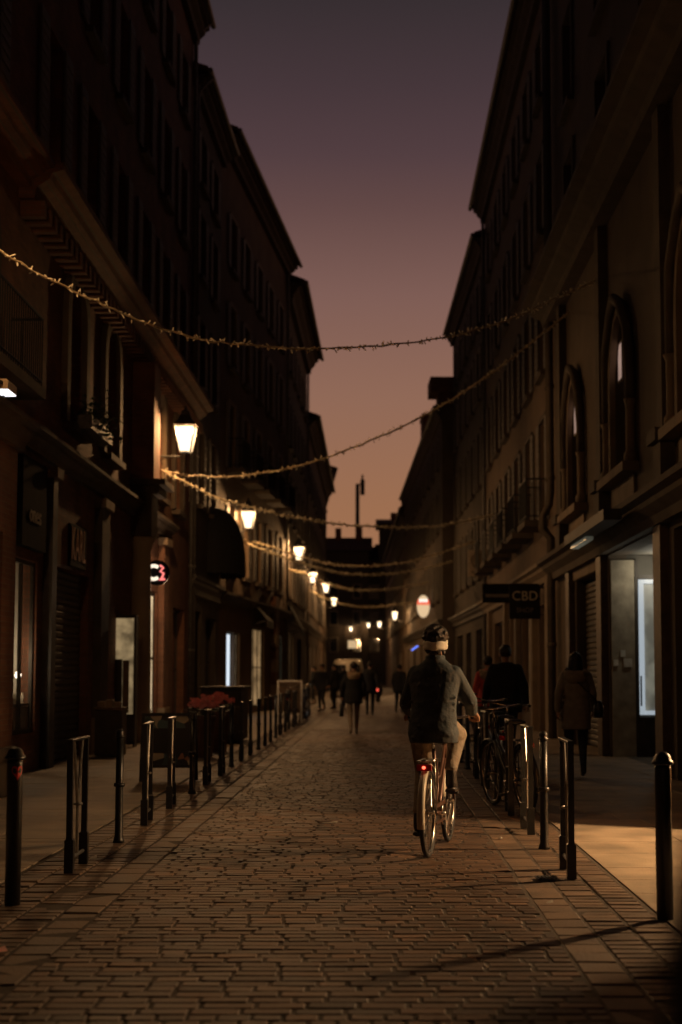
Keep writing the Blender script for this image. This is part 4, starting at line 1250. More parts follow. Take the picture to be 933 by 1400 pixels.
# ------------------------------------------------------------------ people
M_SKIN = simple('skin', (.45, .26, .17), .55, var=.08, scale=12)
M_HAIR = simple('dark_hair', (.018, .012, .009), .55, var=.4, scale=40, bump=.8, bscale=90)
M_EYE = simple('eye', (.05, .04, .03), .2)
def cloth(name, col, rough=.85, bscale=120, bump=.35):
    return simple(name, col, rough, var=.18, scale=14, bump=bump, bscale=bscale)
def head_into(m, c, s=1.0, yaw=0.):
    """skull, jaw, nose, ears; face toward local +y"""
    c = Vector(c); rz = Matrix.Rotation(yaw, 3, 'Z')
    def q(x, y, z): return c + rz @ Vector((x * s, y * s, z * s))
    m.ell(q(0, -.008, .02), .076 * s, .095 * s, .095 * s, rot=rz)
    m.ell(q(0, .03, -.045), .058 * s, .06 * s, .07 * s, rot=rz)
    m.ell(q(0, .055, -.092), .028 * s, .026 * s, .022 * s, rot=rz)
    m.caps(q(0, .09, .012), q(0, .105, -.028), .010 * s, .016 * s)
    for e in (-1, 1):
        m.ell(q(e * .079, -.005, -.012), .010 * s, .022 * s, .034 * s, rot=rz)
def eyes(parent, c, s=1.0, yaw=0.):
    c = Vector(c); rz = Matrix.Rotation(yaw, 3, 'Z'); m = MB()
    for e in (-1, 1): m.ell(c + rz @ Vector((e * .031 * s, .082 * s, .012 * s)), .013 * s, .010 * s, .010 * s, 8, 6)
    m.build('eyes', M_EYE, parent, True)
def hand_into(m, w, fwd, down, side, grip=False):
    """palm and five bent fingers; w wrist, fwd pointing direction, down = where fingers curl, side = +1 right hand (thumb inward)"""
    w, f, d = Vector(w), Vector(fwd).normalized(), Vector(down).normalized()
    l = f.cross(d).normalized()
    m.caps(w, w + f * .04, .026, .024)
    for k in range(4):
        o = (k - 1.5) * .021
        b = w + f * .085 + l * o
        m.caps(w + f * .03 + l * o * .8, b, .017, .013)
        ln = (.034, .038, .036, .028)[k]
        if grip:
            p1 = b + f * ln * .5 + d * ln * .6; p2 = p1 - f * ln * .45 + d * ln * .5; 
        else:
            p1 = b + f * ln * .9 + d * ln * .35; p2 = p1 + f * ln * .5 + d * ln * .6
        m.caps(b, p1, .0105, .0095); m.caps(p1, p2, .0095, .008)
    tb = w + f * .03 - l * .028 * side
    t1 = tb + f * .035 - l * .018 * side + d * .015
    m.caps(tb, t1, .014, .011); m.caps(t1, t1 + f * .02 + d * .022, .011, .009)

def cyclist():
    t = thing('person', 'cyclist seen from behind in dark denim jacket, beige trousers and cream headband', 'person', (BX, BY, 0), YAW)
    hc = Vector((0, .40, 1.635))
    sh = {-1: Vector((-.150, .355, 1.395)), 1: Vector((.152, .355, 1.395))}
    el = {-1: Vector((-.235, .39, 1.16)), 1: Vector((.265, .45, 1.18))}
    wr = {-1: Vector((-.252, .615, 1.085)), 1: Vector((.262, .615, 1.085))}
    hip = {-1: Vector((-.10, .27, .97)), 1: Vector((.10, .27, .97))}
    kn = {-1: Vector((-.12, .54, .62)), 1: Vector((.135, .69, .90))}
    an = {}
    for q, p in ((1, ped[0]), (-1, ped[1])): an[q] = Vector((p[0] * 1.02, p[1] - .09, p[2] + .125))
    b = MB()
    head_into(b, hc)
    b.caps((0, .385, 1.56), (0, .365, 1.45), .052, .06)
    b.loft([(0, .26, .92, .15, .12), (0, .27, 1.05, .145, .105), (0, .31, 1.2, .15, .105), (0, .345, 1.36, .165, .10), (0, .36, 1.45, .10, .07)])
    for q in (-1, 1):
        b.caps(sh[q], el[q], .045, .038); b.caps(el[q], wr[q], .038, .026)
        hand_into(b, wr[q], Vector((0, .55, -.28)), Vector((0, -.3, -.9)), q, True)
        b.caps(hip[q], kn[q], .085, .055); b.caps(kn[q], an[q], .052, .033)
        b.caps(an[q], an[q] + Vector((0, .12, -.07)), .035, .028)
    body = baked('body', b, M_SKIN, .006, 3, t)
    eyes(body, hc)
    h = MB().ell(hc + Vector((0, -.014, .050)), .094, .106, .096)
    for k in range(150):
        a, e = random.uniform(0, 2 * math.pi), random.uniform(-.1, 1.5)
        d = Vector((math.cos(a) * math.cos(e), math.sin(a) * math.cos(e), math.sin(e)))
        p = hc + Vector((0, -.014, .045)) + Vector((d.x * .095, d.y * .106, d.z * .100))
        if d.y > .55 and d.z < .5: continue
        h.ell(p, .016, .016, .014, 6, 5)
    for k in range(30):
        a = random.uniform(math.pi * 1.05, math.pi * 1.95)
        h.ell(hc + Vector((math.cos(a) * .073, -.012 + math.sin(a) * .086, random.uniform(-.075, -.03))), .016, .016, .02, 6, 5)
    baked('hair', h, M_HAIR, .006, 1, t)
    # cream knitted headband with slight folds
    hb = MB()
    n = 48
    for k in range(n):
        a = 2 * math.pi * k / n
        for r_, z in ((.003, -.034), (.013, -.030), (.015, -.012 + .004 * math.sin(3 * a)), (.011, .0), (.015, .014), (.013, .030), (.003, .034)):
            hb.v.append((hc.x + (.084 + r_) * math.cos(a), hc.y - .012 + (.102 + r_) * math.sin(a), hc.z - .012 + z + .012 * math.sin(a) + .004 * math.sin(a * 5)))
    for k in range(n):
        for j in range(6): hb.f.append((k * 7 + j, ((k + 1) % n) * 7 + j, ((k + 1) % n) * 7 + j + 1, k * 7 + j + 1))
    hb.build('headband', cloth('headband_knit', (.86, .80, .68), .9, 160), t, True)
    # denim jacket with collar, folds, long hem
    j = MB()
    j.loft([(.006, .235, .855, .188, .150), (.004, .24, .93, .202, .152), (0, .255, 1.02, .188, .138), (0, .285, 1.12, .178, .126), (0, .315, 1.24, .186, .126), (0, .34, 1.35, .206, .120), (0, .352, 1.41, .200, .110), (0, .358, 1.45, .152, .098), (0, .364, 1.485, .105, .085), (0, .37, 1.52, .068, .07)], 28, 2.3)
    for q in (-1, 1):
        j.caps(sh[q], el[q], .068, .060); j.caps(el[q], wr[q] + Vector((0, -.02, .01)), .059, .046)
        # sleeve creases
        j.caps(el[q] + Vector((-q * .05, -.045, .01)), el[q] + Vector((q * .03, -.055, -.03)), .014, .010)
    j.torus((0, .372, 1.525), .066, .017, 'z', 24, 8)
    random.seed(3)
    for p, q_, r1 in (((.17, .235, 1.16), (.04, .175, 1.12), .014), ((.175, .24, 1.21), (.07, .185, 1.19), .013), ((.165, .225, 1.11), (-.02, .165, 1.07), .013), ((-.17, .24, 1.18), (-.06, .185, 1.14), .012),
                      ((.18, .2, 1.0), (-.1, .115, .985), .013), ((-.18, .2, 1.03), (.02, .13, 1.02), .012), ((.05, .215, 1.3), (.16, .25, 1.24), .012), ((-.1, .22, 1.31), (-.165, .26, 1.25), .012), ((-.15, .12, .90), (.15, .12, .915), .010)):
        j.caps(p, q_, r1, .006)
    baked('jacket', j, simple('denim', (.052, .066, .076), .82, var=.30, scale=11, bump=.6, bscale=8, bdist=.05), .007, 5, t)
    tr = MB()
    tr.loft([(0, .26, .88, .16, .125), (0, .265, .96, .165, .13), (0, .27, 1.02, .155, .118)])
    for q in (-1, 1):
        tr.caps(hip[q], kn[q], .105, .075); tr.caps(kn[q], an[q] + Vector((0, -.01, .07)), .072, .050)
        tr.torus(an[q] + Vector((0, -.01, .075)), .045, .010, 'z', 16, 6)
    baked('trousers', tr, simple('beige_cotton', (.25, .205, .155), .85, var=.2, scale=14, bump=.5, bscale=22, bdist=.03), .008, 5, t)
    for q in (-1, 1):
        s_ = MB()
        a = an[q]
        s_.caps(a + Vector((0, -.015, .045)), a + Vector((0, -.02, -.05)), .045, .046)
        s_.caps(a + Vector((0, -.02, -.055)), a + Vector((0, .15, -.085)), .042, .036)
        s_.box(a.x - .042, a.x + .042, a.y - .07, a.y + .185, a.z - .118, a.z - .09)
        baked('shoe', s_, simple('dark_leather', (.025, .02, .018), .45, var=.3), .006, 3, t)
    return t
cyclist()

def walker(label, x, y, rz, H, coat, trousers, coat_len=.75, stride=.26, hood=None, hair=True, hairlen=0., swing=.22, shoes=None, skin=None, vox=.012, arms=None, puff=1.0, cap=None, legs_lit=None, phase=1, sit=None):
    """walking or standing figure, local +y is its heading"""
    t = thing('person', label, 'person', (x, y, 0), rz)
    k = H / 1.72
    V = lambda a, b, c: Vector((a * k, b * k, c * k))
    hc = V(0, .02, 1.60)
    sh = {q: V(q * .160, 0, 1.385) for q in (-1, 1)}
    st = {-1: -phase * stride, 1: phase * stride}
    hip = {q: V(q * .09, 0, .90) for q in (-1, 1)}
    an, kn = {}, {}
    for q in (-1, 1):
        yy = st[q]
        lift = .05 if yy < 0 else 0
        an[q] = V(q * .085, yy, .085 + lift)
        bend = .10 if yy < 0 else .04
        kn[q] = V(q * .09, yy * .5 + bend, .48)
    el, wr = {}, {}
    for q in (-1, 1):
        s_ = -st[q] / max(stride, .01) * swing if stride > .02 else .02
        el[q] = V(q * .235, s_ * .4 - .03, 1.15); wr[q] = V(q * .25, s_ + .05, .93)
    if arms:
        for q, (e, w) in arms.items(): el[q], wr[q] = V(*e), V(*w)
    sk = skin or M_SKIN
    b = MB(); head_into(b, hc, k)
    b.caps(V(0, .005, 1.53), V(0, 0, 1.42), .05 * k, .056 * k)
    b.loft([tuple(V(0, 0, z)) + (rx * k, ry * k) for z, rx, ry in ((.84, .14, .10), (.95, .145, .105), (1.08, .125, .09), (1.25, .145, .10), (1.37, .15, .095), (1.44, .085, .06))])
    for q in (-1, 1):
        b.caps(sh[q], el[q], .042 * k, .035 * k); b.caps(el[q], wr[q], .035 * k, .025 * k)
        hand_into(b, wr[q], (wr[q] - el[q]), Vector((-q, .2, 0)), q)
        b.caps(hip[q], kn[q], .075 * k, .052 * k); b.caps(kn[q], an[q], .05 * k, .033 * k)
        b.caps(an[q], an[q] + V(0, .12, -.045), .034 * k, .028 * k)
    body = baked('body', b, sk, min(vox, .009) if y < 25 else vox, 2, t)
    if y < 40: eyes(body, hc, k)
    c = MB(); z0 = coat_len
    secs = [(z0, .19, .15), (z0 + .05, .195, .155), (.95, .19, .145), (1.08, .168, .128), (1.25, .182, .13), (1.35, .198, .122), (1.40, .188, .11), (1.44, .145, .095), (1.485, .075, .07)]
    secs = [s for s in secs if s[0] >= z0]
    c.loft([tuple(V(0, 0, z)) + (rx * k * puff, ry * k * puff) for z, rx, ry in secs], 24, 2.2)
    for q in (-1, 1):
        c.caps(sh[q], el[q], .068 * k * puff, .058 * k * puff); c.caps(el[q], wr[q], .058 * k * puff, .044 * k * puff)
    baked('coat', c, coat, vox, 4, t)
    if hood:
        hm = MB()
        hm.loft([tuple(V(0, y_, z)) + (rx * k, ry * k) for y_, z, rx, ry in ((-.10, 1.27, .05, .02), (-.11, 1.31, .13, .05), (-.09, 1.37, .165, .09), (-.05, 1.43, .15, .11), (-.03, 1.47, .11, .09))])
        for q in range(60):
            a = random.uniform(0, 2 * math.pi)
            hm.ell(V(.145 * math.cos(a), -.04 + .115 * math.sin(a), 1.43 + random.uniform(-.025, .03) + .03 * math.sin(a)), .028 * k, .028 * k, .026 * k, 6, 5)
        baked('hood', hm, hood, .012, 2, t)
    tr = MB(); tr.loft([tuple(V(0, 0, z)) + (rx * k, ry * k) for z, rx, ry in ((.80, .13, .11), (.90, .16, .125), (1.0, .15, .115))])
    for q in (-1, 1):
        tr.caps(hip[q], kn[q], .092 * k, .066 * k); tr.caps(kn[q], an[q] + V(0, 0, .06), .064 * k, .047 * k)
    baked('trousers', tr, trousers, vox, 3, t)
    for q in (-1, 1):
        s_ = MB(); a = an[q]; pt = -.03 if st[q] < 0 else 0
        s_.caps(a + V(0, 0, .05), a + V(0, -.01, -.035), .044 * k, .042 * k); s_.caps(a + V(0, -.015, -.04), a + V(0, .15, -.05 + pt), .040 * k, .032 * k)
        baked('shoe', s_, shoes or simple('dark_leather', (.025, .02, .018), .45, var=.3), .010, 2, t)
    if hair:
        h = MB().ell(hc + V(0, -.018, .03), .086 * k, .100 * k, .093 * k)
        if hairlen:
            h.caps(hc + V(0, -.06, .0), hc + V(0, -.085, -hairlen), .082 * k, .06 * k)
            for q in (-1, 1): h.caps(hc + V(q * .05, -.03, .0), hc + V(q * .07, -.055, -hairlen * .9), .05 * k, .035 * k)
        for q in range(40):
            a, e = random.uniform(0, 2 * math.pi), random.uniform(-.1, 1.4)
            d = Vector((math.cos(a) * math.cos(e) * .084, math.sin(a) * math.cos(e) * .098, math.sin(e) * .09))
            if d.y > .04: continue
            h.ell(hc + V(0, -.018, .03) + d * k, .016, .016, .014, 6, 5)
        baked('hair', h, cap or M_HAIR, .010, 1, t)
    return t
C_TAUPE = cloth('taupe_quilt', (.27, .235, .185), .8, 30, .6)
C_BLACK = cloth('black_wool', (.018, .017, .016), .9)
C_JEAN = cloth('dark_jeans', (.03, .035, .045), .8)
C_FUR = cloth('fur_trim', (.30, .24, .17), .95, 80, .9)
C_RED = cloth('red_jacket', (.62, .07, .05), .8)
C_BEIGE = cloth('beige_hood', (.36, .25, .15), .9)
C_GREYT = cloth('pale_trousers', (.26, .20, .14), .85)
ww = walker('woman walking away on the right in a taupe quilted coat with fur hood', (786 - VX) / FPX * 19.2, 19.2, R(-4), 1.68, C_TAUPE, C_JEAN, .66, .16, C_FUR, True, .17, .14, puff=1.06, phase=-1)
bag = thing('shoulder_bag', 'black shoulder bag at the right hip of the woman in the taupe coat', 'handbag', (ww.location.x, ww.location.y, 0), R(-4))
m = MB().loft([(0, 0, z, rx, ry) for z, rx, ry in ((.80, .05, .10), (.82, .065, .125), (.92, .065, .13), (1.0, .05, .12), (1.03, .03, .10))], 18, 3)
m.v = [(x + .30, y_ - .03, z) for x, y_, z in m.v]; m.build('bag_body', simple('black_leather', (.015, .014, .014), .35, var=.2), bag, True)
MB().tube([(.29, .08, 1.02), (.24, .16, 1.15), (.05, .15, 1.36), (-.10, .08, 1.47), (-.12, -.03, 1.47), (-.03, -.14, 1.33), (.12, -.16, 1.18), (.28, -.13, 1.02)], .009, 6).build('strap', simple('black_leather', (.015, .014, .014), .35), bag, True)
MB().box(.36, .372, -.06, 0, .93, .96).build('clasp', M_CHROME, bag)
walker('broad man in a black jacket walking away behind the parked bicycles', (698 - VX) / FPX * 19.6, 20.4, R(3), 1.80, C_BLACK, C_JEAN, .80, .18, puff=1.18)
walker('person in a red jacket walking ahead of the man in black', (667 - VX) / FPX * 25.5, 25.5, R(2), 1.70, C_RED, C_JEAN, .82, .18, C_BEIGE, phase=-1)
wk = walker('walking person in dark hooded coat and pale trousers carrying a bag down the lane', (484 - VX) / FPX * 32.8, 32.8, R(4), 1.66, C_BLACK, C_GREYT, .72, .36, C_BEIGE, True, 0, .05, simple('pale_shoe', (.4, .33, .25), .6),
            arms={-1: ((-.27, .02, 1.15), (-.28, .06, .90))}, phase=1, puff=1.12, vox=.016)
cb = thing('carrier_bag', 'dark bag hanging from the hand of the person walking down the lane', 'bag', (wk.location.x, wk.location.y, 0), R(4))
m = MB().loft([(-.275, .07, z, .045, ry) for z, ry in ((.40, .10), (.42, .12), (.60, .125), (.70, .11))], 16, 4); m.build('bag_body', simple('dark_canvas', (.025, .022, .02), .8), cb, True)
MB().torus((-.275, .07, .70), .09, .008, 'x', 16, 6, 0, math.pi).build('handle', simple('dark_canvas', (.025, .022, .02), .8), cb, True)
walker('dark figure walking at the centre of the lane behind the person with a bag', (506 - VX) / FPX * 47, 47, R(0), 1.78, C_BLACK, C_BLACK, .74, .2, puff=1.1, vox=.02)
walker('standing figure with beige hood at the far left bicycle stands', (441 - VX) / FPX * 52, 52, R(150), 1.72, C_BLACK, C_BLACK, .76, .01, C_BEIGE, vox=.02, puff=1.15)
walker('standing dark figure beside the hooded figure, right of it', (458 - VX) / FPX * 55, 55, R(60), 1.76, C_BLACK, C_BLACK, .76, .02, vox=.02, puff=1.15)
walker('dark figure among the far group, just left of the lane centre', (470 - VX) / FPX * 58, 58, R(20), 1.74, C_BLACK, C_JEAN, .76, .15, vox=.02, puff=1.15)
walker('farthest dark figure of the group at the left stands', (430 - VX) / FPX * 63, 63, R(100), 1.70, C_BLACK, C_BLACK, .76, .05, vox=.022, puff=1.15)
walker('dark figure seen past the left elbow of the cyclist', (546 - VX) / FPX * 50, 50, R(-10), 1.70, C_BLACK, C_JEAN, .74, .18, vox=.02, puff=1.2)

# ------------------------------------------------------------------ signs
def sign_board(name, label, cat, px0, px1, py0, py1, d, mat, thick=.06, rim=None):
    """board hung square to the facade, facing down the street toward the camera"""
    a, b = at(px0, py1, d), at(px1, py0, d)
    t = thing(name, label, cat, (a.x, d, 0))
    w, z0, z1 = b.x - a.x, a.z, b.z
    MB().box(0, w, 0, thick, z0, z1).build('board', mat, t)
    return t, w, z0, z1
M_SIGNB = simple('sign_black', (.014, .013, .012), .9, var=.2, spec=.1)
M_LETT = simple('sign_letter', (.42, .36, .28), .6, var=.1)
t, w, z0, z1 = sign_board('hanging_sign', 'black square hanging sign reading CBD SHOP', 'sign', 697, 739, 798, 846, 33.2, M_SIGNB)
tx = textmesh('lettering', 'CBD', .31, M_LETT, .006, t, 1.05, .95); tx.rotation_euler = (R(90), 0, 0); tx.location = (w / 2, -.008, z0 + (z1 - z0) * .64)
tx = textmesh('lettering', 'SHOP', .16, simple('sign_letter_dim', (.16, .13, .10), .6), .006, t, 1.05, .95); tx.rotation_euler = (R(90), 0, 0); tx.location = (w / 2, -.008, z0 + (z1 - z0) * .24)
MB().tube([(w, .03, z1 - .1), (XR - t.location.x, .03, z1 - .1)], .015, 6).tube([(w, .03, z0 + .1), (XR - t.location.x, .03, z0 + .1)], .015, 6).build('bracket', M_IRON2, t)
t, w, z0, z1 = sign_board('hanging_sign', 'long dark sign board projecting just beyond the CBD sign', 'sign', 660, 728, 798, 824, 36.0, M_SIGNB)
MB().box(.08, w - .3, -.006, -.001, z0 + .14, z0 + .22).build('lettering_band', simple('sign_letter_dim', (.16, .13, .10), .6), t)
MB().tube([(w, .03, z1 - .05), (XR - t.location.x, .03, z1 - .05)], .015, 6).build('bracket', M_IRON2, t)
t, w, z0, z1 = sign_board('hanging_sign', 'pale square sign with a round emblem, high on the right facade', 'sign', 640, 667, 752, 788, 48.6, simple('sign_tan', (.40, .31, .22), .6))
MB().torus((w / 2, -.004, (z0 + z1) / 2 + .08), .22, .018, 'y', 28, 5).build('emblem', simple('sign_brown', (.11, .075, .05), .6), t)
MB().box(.12, w - .12, -.008, -.002, z0 + .12, z0 + .18).build('lettering_band', simple('sign_brown', (.11, .075, .05), .6), t)
MB().tube([(w, .03, (z0 + z1) / 2), (XR - .05 - t.location.x, .03, (z0 + z1) / 2)], .015, 6).build('bracket', M_IRON2, t)
# oval illuminated sign
c = at(579, 829, 73)
t = thing('oval_sign', 'glowing white oval sign with a red band, over the head of the cyclist', 'sign', (c.x, 73, 0))
MB().ell((0, 0, c.z), .37, .10, .58, 28, 16).build('globe', emit('oval_white', (1.0, .70, .40), .75), t, True)
def ovalband(za, zb, mat, nm, k=1.03):
    m = MB(); n = 28
    for z in [za + (zb - za) * i / 4 for i in range(5)]:
        f = math.sqrt(max(0, 1 - (z / .58) ** 2)) * k
        for j in range(n):
            a = 2 * math.pi * j / n
            m.v.append((.37 * f * math.cos(a), .10 * f * math.sin(a) * 1.05, c.z + z))
    for i in range(4):
        for j in range(n): m.f.append((i * n + j, i * n + (j + 1) % n, (i + 1) * n + (j + 1) % n, (i + 1) * n + j))
    return m.build(nm, mat, t, True)
ovalband(.08, .34, emit('oval_red', (1.0, .12, .05), .9), 'red_band')
for q in (-1, 0, 1): MB().ell((q * .17, -.09, c.z + .29), .075, .03, .10, 10, 8).build('white_mark', emit('oval_mark', (1, .9, .8), 1.3), t, True)
MB().tube([(.36, 0, c.z), (.62, 0, c.z)], .03, 6).build('bracket', M_IRON2, t)
t.scale = (.88, .88, 1)
# small blue neon on the right facade
p0, p1 = at(563, 889, 62), at(572, 883, 62)
t = thing('blue_neon', 'small slanted blue neon tube beside the head of the cyclist', 'neon sign', (p0.x, 62, p0.z))
MB().tube([(0, 0, 0), p1 - p0], .03, 8).build('tube', emit('neon_blue', (.12, .22, 1.0), 1.6), t, True)
MB().tube([p1 - p0, Vector((3.3 - p0.x, 0, (p1 - p0).z))], .015, 6).build('bracket', M_IRON2, t)
# lit square sign far left, white
c = at(482, 881, 98)
t = thing('light_box', 'small square lit sign below the leftmost lantern at the bend', 'sign', (c.x, 98, c.z))
MB().bevbox(-.30, .30, -.05, .05, -.27, .27, .02).build('face', emit('box_glow', (1.0, .72, .40), .5), t)
MB().tube([(-.3, .0, .2), (-3.6 - c.x, .0, .2)], .02, 6).build('bracket', M_IRON2, t)
# neon over the glazed door: white ring and pink squiggle, standing out from the facade
c = at(215, 783, 29.9)
t = thing('neon_sign', 'round white and pink neon sign over the glazed door on the left', 'neon sign', (c.x, 29.9, c.z))
MB().lathe([(.24, -.05), (.27, -.03), (.27, .03), (.24, .05)], 24).build('case', M_SIGNB, t).rotation_euler = (R(90), 0, 0)
MB().torus((-.06, -.07, 0), .14, .035, 'y', 20, 8, R(50), R(310)).build('white_neon', emit('neon_white', (1.0, .86, .66), 1.3), t, True)
MB().tube([(.07, -.07, .15), (.14, -.07, .10), (.08, -.07, .02), (.15, -.07, -.02), (.12, -.07, -.10), (.06, -.07, -.15), (.18, -.07, -.14)], .022, 8).build('pink_neon', emit('neon_pink', (1.0, .22, .20), 1.3), t, True)
MB().box(-.30 - .3, -.26, -.02, .02, -.02, .02).build('bracket', M_IRON2, t)
light('door_fill', t, (.22, .45, -.25), (1, .66, .40), 45, .05)  # added fill lamp behind the sign, brightens the pilaster by the door
# dark fascia with pale letters, far left
u = A1.u(20.0)
t = thing('shop_fascia', 'dark shop fascia at far left with small pale lettering reading ones', 'sign', A1.root.matrix_basis @ Vector((u, 0, 0)), A1.root.rotation_euler[2])
MB().box(-.7, .7, .003, .12, 3.15, 4.4).build('panel', M_SIGNB, t)
tx = textmesh('lettering', 'ones', .36, M_LETT, .006, t); tx.rotation_euler = (R(90), 0, math.pi); tx.location = (.0, .128, 3.62)
# copper slatted sign
u = A1.u(23.3)
t = thing('lettered_sign', 'small sign of upright copper strips above the roller shutter', 'sign', A1.root.matrix_basis @ Vector((u, 0, 0)), A1.root.rotation_euler[2])
MB().box(-.6, .6, .003, .05, 3.12, 3.80).build('panel', M_SIGNB, t)
tx = textmesh('lettering', 'KARL', .44, simple('copper', (.62, .32, .16), .5, metal=.2), .004, t, 1.1, 1.0)
for v in tx.data.vertices: v.co.y *= 1.75
tx.rotation_euler = (R(90), 0, math.pi); tx.location = (0, .056, 3.46)
t['label'] = 'small dark sign with tall copper letters above the roller shutter'

# ------------------------------------------------------------------ awnings
c0, c1 = at(282, 700, 40.5), at(333, 700, 42.5)
t = thing('dome_awning', 'dark rounded awning bulging from the left facade below the second lantern', 'awning', (XL + .05, 42.3, 0))
m = MB(); n = 10
for i in range(13):
    a = math.pi * i / 12
    for j in range(n + 1):
        e = math.pi / 2 * j / n
        m.v.append((1.0 * math.sin(a) * math.cos(e) ** .7, -1.5 * math.cos(a) * math.cos(e) ** .6, 4.55 + 1.75 * math.sin(e)))
for i in range(12):
    for j in range(n): m.f.append((i * (n + 1) + j, (i + 1) * (n + 1) + j, (i + 1) * (n + 1) + j + 1, i * (n + 1) + j + 1))
C_AWN = cloth('awning_black', (.02, .018, .017), .85)
m.build('canopy', C_AWN, t, True)
m = MB()
for i in range(24):
    a0, a1 = math.pi * i / 24, math.pi * (i + 1) / 24
    p = [(1.0 * math.sin(a), -1.5 * math.cos(a)) for a in (a0, a1)]
    m.quad((p[0][0], p[0][1], 4.55), (p[1][0], p[1][1], 4.55), (p[1][0], p[1][1], 4.30 - .04 * (i % 2)), (p[0][0], p[0][1], 4.30 - .04 * ((i + 1) % 2)))
m.build('valance', C_AWN, t)
def box_awning(label, x, y0, y1, z0, z1, out, mat):
    t = thing('awning', label, 'awning', (x, y0, 0))
    MB().add([(0, 0, z1), (0, y1 - y0, z1), (out, y1 - y0, z0 + .25), (out, 0, z0 + .25), (0, 0, z1 - .05), (0, y1 - y0, z1 - .05), (out, y1 - y0, z0 + .2), (out, 0, z0 + .2)],
             [(0, 1, 2, 3), (4, 5, 6, 7), (0, 3, 7, 4), (1, 2, 6, 5)]).build('canopy', mat, t)
    MB().box(out - .012, out + .012, .0, y1 - y0, z0, z0 + .245).build('valance', mat, t)
    MB().tube([(.02, .1, z0 + .1), (out - .05, .1, z0 + .22)], .02, 6).tube([(.02, y1 - y0 - .1, z0 + .1), (out - .05, y1 - y0 - .1, z0 + .22)], .02, 6).build('arm', M_IRON2, t)
box_awning('black shop awning on the left beneath the third lantern', -3.68, 59.2, 62.0, 3.0, 4.3, .55, C_AWN)
box_awning('dark shop awning on the left between the dome awning and the banded pillar', -4.3, 49.6, 52.4, 3.0, 3.9, .5, C_AWN)

# ------------------------------------------------------------------ pavement furniture
def aboard(label, px0, px1, py0, py1, art):
    g = at(px0, py1, 1); d = CAMH * FPX / (py1 - HOR)
    x0, x1 = (px0 - VX) / FPX * d, (px1 - VX) / FPX * d
    h = (py1 - py0) / FPX * d; w = x1 - x0
    t = thing('sandwich_board', label, 'sandwich board', (x0, d, 0))
    for s_ in (0, 1):
        f = MB(); sl = .16
        pz = lambda z: (s_ * 2 - 1) * sl * (1 - z / h) + .0
        def bar(xa, xb, za, zb):
            f.add([(x, pz(z) + dy, z) for dy in (-.012, .012) for x, z in ((xa, za), (xb, za), (xb, zb), (xa, zb))], [(0, 1, 2, 3), (4, 5, 6, 7), (0, 1, 5, 4), (1, 2, 6, 5), (2, 3, 7, 6), (3, 0, 4, 7)])
        bar(0, .04, 0, h); bar(w - .04, w, 0, h); bar(.041, w - .041, h - .04, h); bar(.041, w - .041, h * .2, h * .2 + .04)
        fo = f.build('frame', M_STEEL if not art else M_IRON2, t)
        p = MB().add([(.041, pz(h * .245) , h * .245), (w - .041, pz(h * .245), h * .245), (w - .041, pz(h - .041), h - .041), (.041, pz(h - .041), h - .041)], [(0, 1, 2, 3)])
        p.build('panel', art or simple('board_brown', (.16, .105, .07), .6, var=.15), t)
    return t, w, h
# painted menu board: dark with coloured blotches top and bottom
m_, n_, l_, p_ = newmat('menu_print')
tcn = n_.new('ShaderNodeTexCoord'); vo = n_.new('ShaderNodeTexVoronoi'); vo.inputs['Scale'].default_value = 9
l_.new(tcn.outputs['Object'], vo.inputs['Vector'])
rr_ = n_.new('ShaderNodeValToRGB'); rr_.color_ramp.interpolation = 'CONSTANT'
for q, (po, co) in enumerate(((0, (.03, .035, .035)), (.3, (.10, .17, .20)), (.5, (.40, .20, .12)), (.62, (.04, .04, .04)), (.75, (.45, .42, .34)), (.88, (.05, .09, .10)))):
    e = rr_.color_ramp.elements[q] if q < 2 else rr_.color_ramp.elements.new(po)
    e.position = po; e.color = co + (1,)
sx_ = n_.new('ShaderNodeSeparateXYZ'); l_.new(vo.outputs['Color'], sx_.inputs[0]); l_.new(sx_.outputs[0], rr_.inputs[0])
s2 = n_.new('ShaderNodeSeparateXYZ'); l_.new(tcn.outputs['Object'], s2.inputs[0])
r3 = n_.new('ShaderNodeValToRGB'); r3.color_ramp.interpolation = 'CONSTANT'
for q, (po, co) in enumerate(((0, 1), (.36, 0), (.68, 1))):
    e = r3.color_ramp.elements[q] if q < 2 else r3.color_ramp.elements.new(po)
    e.position = po; e.color = (co, co, co, 1)
l_.new(s2.outputs['Z'], r3.inputs[0])
mm = n_.new('ShaderNodeMix'); mm.data_type = 'RGBA'; mm.inputs['A'].default_value = (.03, .032, .03, 1)
l_.new(r3.outputs[0], mm.inputs['Factor']); l_.new(rr_.outputs[0], mm.inputs['B']); l_.new(mm.outputs['Result'], p_.inputs['Base Color'])
p_.inputs['Roughness'].default_value = .35
aboard('painted menu sandwich board standing behind the left bicycle stands', 196, 271, 974, 1066, m_)
aboard('plain brown sandwich board farther along the left pavement', 380, 414, 930, 988, None)

